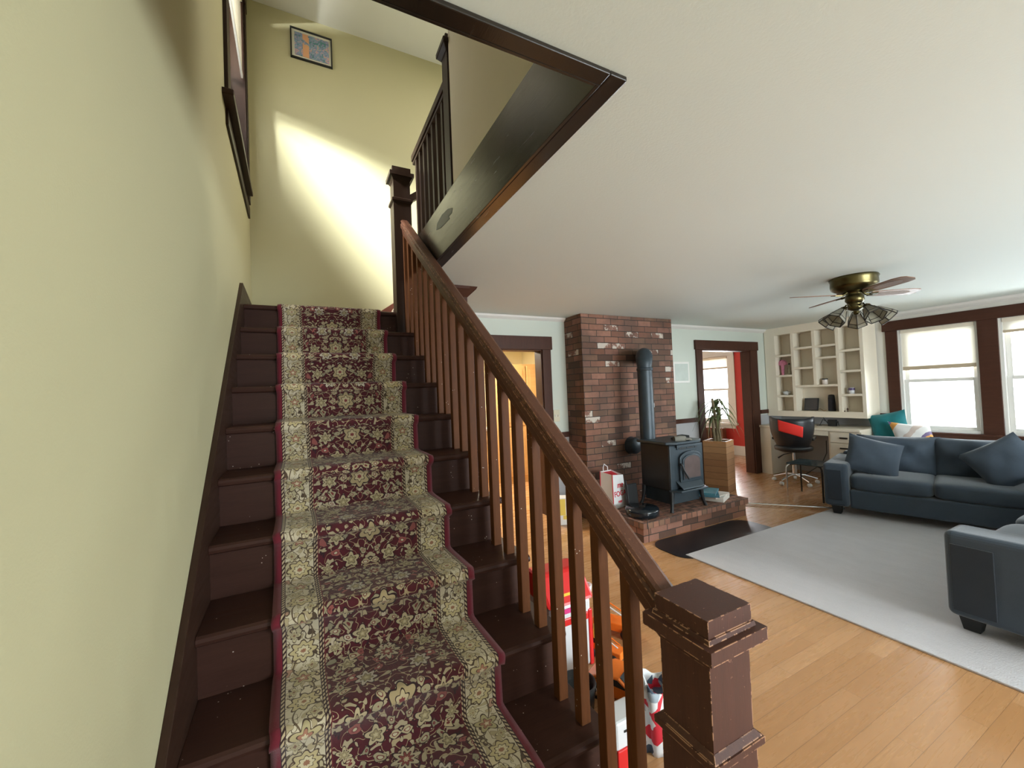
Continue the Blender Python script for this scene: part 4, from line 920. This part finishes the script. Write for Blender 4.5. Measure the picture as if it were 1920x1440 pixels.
# sofa 1 along the windows
O = Vector((5.15, 2.50, 0)); U = Vector((.26, -.966, 0)).normalized(); V = Vector((.966, .26, 0)).normalized()
s1 = thing('grey_sofa', 'slate grey velvet sofa with loose back cushions under the windows', 'sofa', tuple(O+U*.85+V*.45))
def P1(u, v, z): return O+U*u+V*v+ZV*z
LS = 1.72
rbox(P1(.11, .46, .345), U, V, .11, .46, .235, 'armrest', SOFA, s1, .035)
rbox(P1(LS-.11, .46, .345), U, V, .11, .46, .235, 'armrest', SOFA, s1, .035)
rbox(P1(LS/2, .50, .20), U, V, LS/2-.22, .46, .10, 'seat_base', SOFA, s1, .02)
rbox(P1(LS/2, .86, .38), U, V, LS/2-.06, .07, .24, 'back_frame', SOFA, s1, .04)
for k in (0, 1):
    cushion(P1(.22+.32+.64*k, .40, .375), (U, V, ZV), (.65, .74, .17)).build('seat_cushion', SOFA, s1)
    pillow(P1(.24+.32+.62*k, .70, .615), U, (V*.25+ZV).normalized(), .70, .46, .27, SOFA, wr=.034, seed=k+1, p=3.4).build('back_cushion', SOFA, s1)
MB().obox(P1(.10, -.004, .345), U, V, ZV, .062, .004, .165).build('arm_panel', SOFAD, s1, bevel=.003)
for (a, b) in ((.10, .10), (LS-.10, .10), (.10, .84), (LS-.10, .84)):
    p = P1(a, b, 0); MB().add([p+U*x*.045*s+V*y*.045*s+ZV*z for z, s in ((.013, .75), (.115, 1.1)) for x, y in ((-1,-1),(1,-1),(1,1),(-1,1))], [(0,3,2,1),(4,5,6,7),(0,1,5,4),(1,2,6,5),(2,3,7,6),(3,0,4,7)]).build('foot', BLACK, s1, bevel=.003)
tag(pillow(P1(.40, .30, .64), (U*.95+V*.1-ZV*.26).normalized(), (V*.45+ZV*.90+U*.12).normalized(), .47, .42, .17, SOFA, wr=.008, seed=5).build('throw_pillow', SOFA), 'slate grey square throw pillow leaning at the left arm of the far sofa', 'pillow', 'loose throw pillows')
tag(pillow(P1(1.33, .36, .66), (U*.80+ZV*.55).normalized(), (V*.45+ZV*.75-U*.6).normalized(), .46, .44, .17, SOFA, wr=.008, seed=8).build('throw_pillow', SOFA), 'slate grey throw pillow tilted against the right arm of the far sofa', 'pillow', 'loose throw pillows')
# sofa 2, nearest the frame's right edge
s2 = thing('grey_sofa', 'slate grey velvet sofa at the right edge seen from its side', 'sofa', (4.2, .5, 0))
X, Y = Vector((1, 0, 0)), Vector((0, 1, 0))
rbox((3.45, .52, .345), X, Y, .12, .49, .245, 'armrest', SOFA, s2, .035)
rbox((5.35, .52, .345), X, Y, .12, .49, .245, 'armrest', SOFA, s2, .035)
rbox((4.4, .50, .20), X, Y, .83, .44, .10, 'seat_base', SOFA, s2, .02)
rbox((4.4, .10, .42), X, Y, .97, .08, .27, 'back_frame', SOFA, s2, .04)
for k in (0, 1):
    cushion((3.99+.83*k, .60, .385), (X, Y, ZV), (.83, .78, .18)).build('seat_cushion', SOFA, s2)
    pillow((3.98+.82*k, .33, .66), X, (ZV-Y*.3).normalized(), .84, .50, .26, SOFA, wr=.02, seed=k+11, p=3.4).build('back_cushion', SOFA, s2)
MB().obox((3.326, .895, .33), Y, X, ZV, .085, .004, .19).build('arm_panel', SOFAD, s2, bevel=.003)
for (a, b) in ((3.43, .93), (5.37, .93), (3.43, .12), (5.37, .12)):
    MB().add([Vector((a, b, 0))+X*x*.045*s+Y*y*.045*s+ZV*z for z, s in ((.013, .75), (.105, 1.1)) for x, y in ((-1,-1),(1,-1),(1,1),(-1,1))], [(0,3,2,1),(4,5,6,7),(0,1,5,4),(1,2,6,5),(2,3,7,6),(3,0,4,7)]).build('foot', BLACK, s2, bevel=.003)
tag(pillow((3.68, .60, .66), (X*.9+ZV*.2), (ZV*.8+Y*.5), .44, .42, .17, SOFA, wr=.008, seed=21).build('throw_pillow', SOFA), 'slate grey throw pillow on the near sofa behind its left arm', 'pillow', 'loose throw pillows')

# window bench with the two bright pillows
t = thing('window_bench', 'long low cream bench below the windows behind the sofa', 'bench', (7.15, 1.6, 0))
MB().box(6.86, 7.42, .3, 2.76, .50, .54).build('seat_board', CREAM, t, bevel=.006)
MB().box(6.90, 7.40, .34, 2.72, .0, .50).build('base', CREAM, t)
tag(pillow((7.14, 2.615, .80), (-Y*.90+X*.12+ZV*.22), (ZV*.93+X*.22+Y*.24), .41, .47, .15, TEAL, wr=.012, seed=31).build('teal_pillow', TEAL), 'teal velvet pillow propped up on the window bench', 'pillow')
def multi():
    t_ = NT('orange_white_fabric'); x, y, z = t_.sep(t_.co('Object')); s_ = t_.math('ADD', t_.math('MULTIPLY', y, 1.0), t_.math('MULTIPLY', z, .55))
    n = t_.noise(t_.co('Object'), 6, 2)
    c = t_.ramp(t_.math('FRACT', t_.math('MULTIPLY_ADD', n, .25, t_.math('MULTIPLY', s_, 2.1))), [(0, (.72, .70, .68)), (.35, (.70, .34, .08)), (.52, (.20, .15, .28)), (.62, (.74, .72, .70)), (.85, (.55, .45, .40))], 'CONSTANT')
    return t_.out(c, .85)
MF = multi()
tag(pillow((6.98, 2.32, .73), (-Y*.85-ZV*.1+X*.2), (ZV*.8+X*.35+Y*.35), .40, .38, .14, MF, wr=.006, seed=33).build('patterned_pillow', MF), 'white pillow with orange and purple shapes beside the teal pillow', 'pillow')

# ================================================================== CEILING FAN
fc = Vector((4.4, 1.80, 0))
fn_ = thing('ceiling_fan', 'antique brass ceiling fan with four blades and glass light shades', 'ceiling fan', (4.4, 1.8, 2.42))
MB().lathe(fc+ZV*2.42, [(0, 0), (.172, 0), (.178, -.012), (.170, -.03), (.172, -.075), (.165, -.10), (.11, -.135), (.06, -.14), (0, -.14)], 40).build('motor_housing', BRASS, fn_)
MB().lathe(fc+ZV*2.28, [(.06, 0), (.05, -.012), (.066, -.03), (.070, -.07), (.055, -.095), (.045, -.10), (.055, -.115), (.055, -.145), (.03, -.16), (0, -.165)], 32).build('switch_housing', BRASS, fn_)
BW = wood('blade_wood', (.16, .085, .055), (.30, .18, .12), .35, 'x', .6)
CANE = plain('cane_insert', (.36, .28, .24), .7, .5, 120)
for ang in (60, 150, 240, 330):
    a = math.radians(ang); d = Vector((math.cos(a), math.sin(a), 0)); s = Vector((-d.y, d.x, 0)); tilt = -.19
    s3 = (s*math.cos(tilt)+ZV*math.sin(tilt)); zc = 2.262
    ol = []
    for (r, w) in ((.13, .035), (.17, .052), (.30, .062), (.45, .066), (.52, .055), (.545, .03)): ol.append((r, w))
    pts_ = [fc+d*r+s3*w+ZV*zc for r, w in ol]+[fc+d*r-s3*w+ZV*zc for r, w in ol[::-1]]
    b = MB().prism(pts_, (0, 0, .006)).build('blade', BW, fn_, bevel=.001)
    el = [fc+d*(.34+.13*math.cos(q))+s3*(.040*math.sin(q))+ZV*(zc-.0015) for q in [2*PI*k/24 for k in range(24)]]
    MB().prism(el, (0, 0, .001)).build('cane_panel', CANE, b)
    MB().tube([fc+d*.06+ZV*2.285, fc+d*.10+ZV*2.262, fc+d*.15+ZV*2.262], [.012, .010, .012], 8).obox(fc+d*.155+ZV*(zc-.004), d, s3, d.cross(s3), .03, .03, .003).build('blade_bracket', BRASS, b)
SMOKE = NT('smoked_glass').out((.48, .46, .38), .08, Transmission_Weight=.55, IOR=1.2)
for k in range(5):
    a = math.radians(20+72*k); d = Vector((math.cos(a), math.sin(a), 0)); s = Vector((-d.y, d.x, 0))
    p0 = fc+d*.045+ZV*2.15; p1 = fc+d*.10+ZV*2.165; p2 = fc+d*.125+ZV*2.13
    ar = MB().tube([p0, p0.lerp(p1, .6)+ZV*.01, p1, p2], .006, 8).build('light_arm', BRASS, fn_)
    ax = (d*.72-ZV*.70).normalized(); w = s.cross(ax).normalized()
    MB().lathe(p2, [(0, -.01), (.02, -.01), (.024, .03), (.02, .035)], 16, d=ax).build('socket', BRASS, ar)
    MB().ball(p2+ax*.065, .017, nu=12, nv=8).build('bulb', plain('unlit_bulb', (.8, .78, .7), .3), ar)
    q0 = p2+ax*.02; q1 = p2+ax*.115; q2 = p2+ax*.150
    r0, r1, r2 = .030, .068, .078; gm_ = MB(); fr_ = MB()
    def ring(q, r): return [q+s*r*math.cos(PI/3*j+PI/6)+w*r*math.sin(PI/3*j+PI/6) for j in range(6)]
    A, B_, C_ = ring(q0, r0), ring(q1, r1), ring(q2, r2)
    for j in range(6):
        jj = (j+1) % 6; gm_.add([A[j], A[jj], B_[jj], B_[j]], [(0,1,2,3)]); gm_.add([B_[j], B_[jj], C_[jj], C_[j]], [(0,1,2,3)])
        fr_.tube([A[j], B_[j], C_[j]], .0042, 5); fr_.tube([B_[j], B_[jj]], .0036, 5); fr_.tube([C_[j], C_[jj]], .0042, 5)
    sh = gm_.build('glass_shade', SMOKE, ar, solid=.002); fr_.build('shade_frame', DARKM, sh)
MB().tube([fc+Vector((-.06, .03, 2.20)), fc+Vector((-.062, .03, 2.05))], .0015, 5).build('pull_chain', BRASS, fn_)

# ================================================================== WALL ITEMS
def artmat():
    t_ = NT('abstract_print'); o = t_.co(); n = t_.noise(o, 26, 4, .6, 1.5)
    c = t_.ramp(n, [(0, (.05, .10, .20)), (.40, (.05, .20, .18)), (.47, (.26, .20, .40)), (.53, (.10, .34, .36)), (.60, (.55, .24, .36)), (.68, (.45, .38, .10))])
    x = t_.sep(o)[0]; c = t_.mix(t_.math('MULTIPLY', t_.step(x, -.075, -.020), t_.math('GREATER_THAN', t_.noise(o, 14, 2), .42)), c, (.62, .32, .16))
    return t_.out(c, .4)
t = thing('framed_print', 'colourful abstract print in a thin black frame high on the stairwell wall', 'picture', (.115, 4.24, 4.94))
x0, x1, z0, z1 = -.065, .30, 4.79, 5.085
MB().box(x0, x0+.012, 4.228, 4.249, z0, z1).box(x1-.012, x1, 4.228, 4.249, z0, z1).box(x0+.012, x1-.012, 4.228, 4.249, z0, z0+.012).box(x0+.012, x1-.012, 4.228, 4.249, z1-.012, z1).build('frame', BLACK, t)
MB().box(x0+.012, x1-.012, 4.240, 4.248, z0+.012, z1-.012).build('mount', plain('pale_mount', (.62, .60, .50), .7), t)
MB().box(x0+.035, x1-.03, 4.237, 4.240, z0+.035, z1-.035).build('print', artmat(), t)
t = thing('framed_drawing', 'small pale drawing in a white frame right of the chimney', 'picture', (4.97, 4.2, 1.72))
MB().box(4.80, 5.135, 4.19, 4.209, 1.555, 1.87).build('frame', WHITEP, t, bevel=.003)
MB().box(4.83, 5.105, 4.187, 4.19, 1.585, 1.84).build('drawing', plain('pale_drawing', (.50, .55, .50), .5, .15, 8), t)
t = thing('light_switch', 'ivory double light switch plate on the mint wall left of the chimney', 'light switch', (2.74, 4.2, 1.2))
MB().box(2.695, 2.785, 4.203, 4.21, 1.13, 1.275).build('plate', plain('ivory_plastic', (.60, .56, .42), .5), t, bevel=.003)
for x in (2.72, 2.76): MB().box(x-.005, x+.005, 4.195, 4.204, 1.19, 1.215).build('toggle', WHITEP, t)

# ================================================================== BEYOND THE DOORWAYS
HON = wood('honey_cabinet', (.50, .27, .10), (.66, .41, .18), .4, 'x', .5)
t = thing('pantry_cabinet', 'tall honey wood cabinet in the kitchen past the first doorway', 'cabinet', (3.3, 6.3, 0))
MB().box(2.86, 3.75, 6.0, 6.6, 0, 1.99).build('carcass', HON, t, bevel=.004)
for (a, b, z0_, z1_) in ((2.88, 3.30, .12, .93), (3.32, 3.73, .12, .93), (2.88, 3.30, .96, 1.96), (3.32, 3.73, .96, 1.96)):
    d_ = MB().box(a, b, 5.978, 6.0, z0_, z1_).build('door', HON, t, bevel=.006)
    MB().box(a+.06, b-.06, 5.972, 5.978, z0_+.06, z1_-.06).build('door_panel', HON, d_, bevel=.004)
t = thing('base_cabinet', 'honey wood kitchen base cabinet with pale worktop seen through the balusters', 'cabinet', (2.2, 6.7, 0))
MB().box(1.4, 2.84, 6.35, 6.95, 0, .88).build('carcass', HON, t, bevel=.004)
for k in range(3): MB().box(1.42+.475*k, 1.87+.475*k, 6.33, 6.35, .10, .84).build('door', HON, t, bevel=.006)
MB().box(1.38, 2.85, 6.31, 6.98, .88, .92).build('worktop', CREAM, t, bevel=.004)
t = thing('kitchen_lamp', 'lit bare bulb wall lamp in the yellow kitchen', 'lamp', (2.32, 5.8, 2.42))
MB().tube([(2.30, 5.8, 2.42), (2.30, 5.8, 2.25)], .008, 8).build('cord', BRASS, t); MB().ball((2.30, 5.8, 2.20), .045).build('bulb', BULB, t)
# cast iron radiator in the red room
t = thing('radiator', 'brown column radiator under the window in the red room', 'radiator', (7.8, 5.9, 0))
for k in range(9): MB().box(7.86, 8.0, 5.66+k*.065, 5.70+k*.065, .12, .58).build('column', plain('radiator_paint', (.20, .10, .06), .5) if k == 0 else bpy.data.materials['radiator_paint'], t, bevel=.018)
MB().box(7.88, 7.98, 5.66, 6.22, .0, .14).build('foot', bpy.data.materials['radiator_paint'], t)

# ================================================================== FLOOR CLUTTER BY THE STAIRS
t = thing('toy_play_stand', 'red and white toy stand behind the balusters beside the stairs', 'toy', (1.2, 1.95, 0))
x0, x1, y0, y1 = 1.10, 1.36, 1.83, 2.12
MB().box(x0, x1, y0, y1, 0, .36).build('body', WHITEPL, t, bevel=.015)
MB().box(x0-.006, x0+.02, y0-.006, y1, 0, .30).box(x1-.02, x1+.006, y0-.006, y1, 0, .30).box(x0+.02, x1-.02, y0-.006, y0+.02, .25, .29).build('red_frame', REDP, t, bevel=.006)
MB().prism([(x0-.02, y0-.02, .36), (x0-.02, y1+.02, .36), (x0-.02, y1-.06, .50), (x0-.02, y0+.10, .50)], (x1-x0+.04, 0, 0)).build('roof', REDP, t, bevel=.02)
MB().prism([(x0+.08, y0-.021+.045, .395), (x0+.08, y0+.004+.055, .43), (x1-.03, y0+.004+.055, .43), (x1-.03, y0-.021+.045, .395)], (0, -.012, .004)).build('yellow_stripe', YELLOW, t)
MB().box(x0+.06, x1-.06, y0-.004, y0, .315, .34).build('pink_label', plain('pink_plastic', (.70, .04, .22), .4), t)
MB().lathe((x0+.15, y0-.012, .275), [(0, 0), (.026, 0), (.026, .012)], 20, d=(0, 1, 0)).build('knob', BLACK, t)
MB().lathe((x1+.03, y0+.08, .34), [(0, 0), (.03, 0), (.036, .05), (.03, .05), (0, .01)], 18).build('cup', WHITEPL, t)
sp = thing('toy_spatula', 'yellow toy spatula hanging beside the red toy stand', 'toy utensil', (x1+.03, y0-.0, .2))
MB().box(x1+.012, x1+.030, y0-.016, y0-.008, .22, .33).build('handle', YELLOW, sp, bevel=.003)
MB().box(x1+.004, x1+.048, y0-.016, y0-.008, .14, .22).build('blade', YELLOW, sp, bevel=.006)
# orange vehicles
def truck(c, ang, s, label, name='toy_truck'):
    t = thing(name, label, 'toy vehicle', (c[0], c[1], 0))
    u = Vector((math.cos(ang), math.sin(ang), 0)); v = Vector((-u.y, u.x, 0)); c = Vector((c[0], c[1], 0))
    MB().obox(c+ZV*.055*s, u, v, ZV, .13*s, .05*s, .025*s).build('chassis', ORANGE, t, bevel=.006)
    MB().obox(c+u*.085*s+ZV*.105*s, u, v, ZV, .04*s, .045*s, .03*s).build('cab', ORANGE, t, bevel=.008)
    MB().obox(c+u*.087*s+ZV*.11*s, u, v, ZV, .032*s, .0465*s, .016*s).build('windows', GLASSB, t)
    for k in (-1, 1): MB().tube([c-u*.10*s+v*.02*k*s+ZV*.10*s, c+u*.04*s+v*.02*k*s+ZV*.16*s], .005*s, 6).build('ladder_rail', WHITEPL if k > 0 else ORANGE, t)
    for a in (-.08, .08):
        for b in (-.052, .052): MB().lathe(c+u*a*s+v*b*s+ZV*.03*s, [(0, -.01*s), (.03*s, -.01*s), (.03*s, .01*s), (0, .01*s)], 18, d=v).build('wheel', BLACK, t)
truck((1.66, 1.99), 2.1, 1.0, 'small orange toy ladder truck on the oak floor farthest from the stairs')
truck((1.46, 1.84), 2.0, .8, 'orange toy truck touching the red toy stand', 'toy_truck')
t = thing('toy_car', 'orange toy sports car parked beside the stairs', 'toy vehicle', (1.32, 1.52, 0))
c = Vector((1.33, 1.57, 0)); u = Vector((.42, -.90, 0)).normalized(); v = Vector((-u.y, u.x, 0))
def side(s): return [(-.16, .03), (-.165, .075), (-.12, .095), (-.06, .125), (.02, .13), (.075, .092), (.15, .075), (.165, .05), (.16, .03)]
MB().prism([c-v*.075+u*a+ZV*b for a, b in side(0)], v*.15).build('body', ORANGE, t, bevel=.012)
MB().prism([c-v*.077+u*a+ZV*b for a, b in ((-.10, .092), (-.055, .118), (.015, .122), (.062, .092))], v*.154).build('side_windows', GLASSB, t)
MB().prism([c-v*.06+u*a+ZV*b for a, b in ((.022, .1325), (.075, .094), (.078, .090), (.03, .120))], v*.12).build('windscreen', GLASSB, t)
for a in (-.10, .10):
    for b in (-.076, .076): w_ = MB().lathe(c+u*a+v*b+ZV*.036, [(0, -.012), (.036, -.012), (.036, .012), (0, .012)], 22, d=v).build('wheel', BLACK, t); MB().lathe(c+u*a+v*(b+math.copysign(.0125, b))+ZV*.036, [(0, 0), (.02, 0), (.02, .002)], 14, d=v).build('hubcap', CHROME, w_)
tag(MB().ball((1.22, 1.40, .014), .014).build('yellow_ball', YELLOW), 'tiny yellow ball on the floor beside the orange toy car', 'ball')
tag(MB().tube([(1.62, 1.86, .006), (1.62, 1.76, .006), (1.55, 1.66, .006), (1.45, 1.63, .006)], .004, 6).build('white_string', WHITEPL), 'thin white string curling on the floor between the orange toys', 'string')
t = thing('black_basin', 'black round toy tub tucked against the stairs behind the balusters', 'toy', (1.13, 1.58, 0))
MB().lathe((1.11, 1.62, 0), [(0, 0), (.07, 0), (.085, .12), (.078, .12), (.065, .01), (0, .01)], 28).build('tub', BLACK, t)
t = thing('toy_robot_box', 'white and red toy box standing on the floor close to the bottom post', 'toy', (1.12, 1.32, 0))
MB().box(1.03, 1.17, 1.26, 1.36, 0, .20).build('box', WHITEPL, t, bevel=.01)
MB().box(1.03, 1.09, 1.252, 1.262, .0, .10).build('red_panel', REDP, t, bevel=.004)
MB().box(1.12, 1.165, 1.252, 1.262, .0, .08).build('blue_panel', plain('blue_plastic', (.04, .08, .22), .5), t, bevel=.004)
MB().box(1.07, 1.13, 1.2575, 1.2605, .155, .163).build('mouth_slot', BLACK, t)
# printed playmat bundle beside the newel
def printm():
    t_ = NT('printed_fabric'); o = t_.co(); q = t_.n('ShaderNodeTexVoronoi', feature='F1', distance='CHEBYCHEV'); t_.L.new(t_.map(o, (1, 1, 1), (.4, .5, .7)), q.inputs['Vector']); q.inputs['Scale'].default_value = 17
    r = t_.sep(q.outputs['Color'])[0]
    c = t_.ramp(r, [(0, (.72, .74, .76)), (.36, (.06, .09, .14)), (.52, (.74, .75, .77)), (.70, (.58, .02, .04)), (.86, (.30, .36, .42)), (.95, (.72, .74, .76))], 'CONSTANT')
    return t_.out(c, .6)
PM = printm()
t = thing('folded_playmat', 'crumpled red white and grey printed playmat standing beside the bottom post', 'playmat', (1.30, 1.32, 0))
rs = random.Random(5)
def mat_f(u_, v_):
    a = 2*PI*u_; r = .105+.018*math.sin(3*a+v_*3)+.012*math.sin(7*a)
    return Vector((1.30+r*math.cos(a)*(1-.15*v_), 1.29+r*.62*math.sin(a)*(1-.15*v_), .001+.26*v_+.022*math.sin(4*a)*v_))
MB().grid(mat_f, 40, 10).build('folds', PM, t, solid=.006)
MB().lathe((1.30, 1.29, .002), [(0, 0), (.07, 0), (.06, .19), (0, .19)], 20).build('core', PM, t)
# carton by the kitchen door
t = thing('nappy_carton', 'white and yellow carton on the floor by the kitchen doorway', 'carton', (2.58, 3.83, 0))
ux = Vector((.93, -.36, 0)).normalized(); uy = Vector((.36, .93, 0)).normalized(); c = Vector((2.62, 3.86, 0))
MB().obox(c+ZV*.15, ux, uy, ZV, .13, .07, .15).build('box', plain('carton_white', (.72, .69, .66), .6), t, bevel=.004)
YC = plain('carton_yellow', (.72, .52, .08), .6)
MB().obox(c-uy*.071-ux*.085+ZV*.20, ux, uy, ZV, .035, .001, .09).build('yellow_band', YC, t); MB().obox(c-uy*.071+ux*.02+ZV*.085, ux, uy, ZV, .10, .001, .022).build('yellow_band', YC, t)
text('carton_lettering', 'Fam', .05, c-uy*.073-ux*.03+ZV*.13, ux, (0, 0, 1), BLACK, t)
t = thing('wipes_packet', 'small white and pale blue packet on the floor near the hearth', 'packet', (2.70, 3.35, 0))
pillow((2.69, 3.37, .035), (1, -.3, 0), (.3, 1, 0), .18, .12, .07, WHITEPL, p=3.5).build('packet', WHITEPL, t)
MB().box(2.67, 2.73, 3.35, 3.40, .066, .072).build('flap', plain('pale_blue_plastic', (.35, .55, .70), .5), t, bevel=.002)
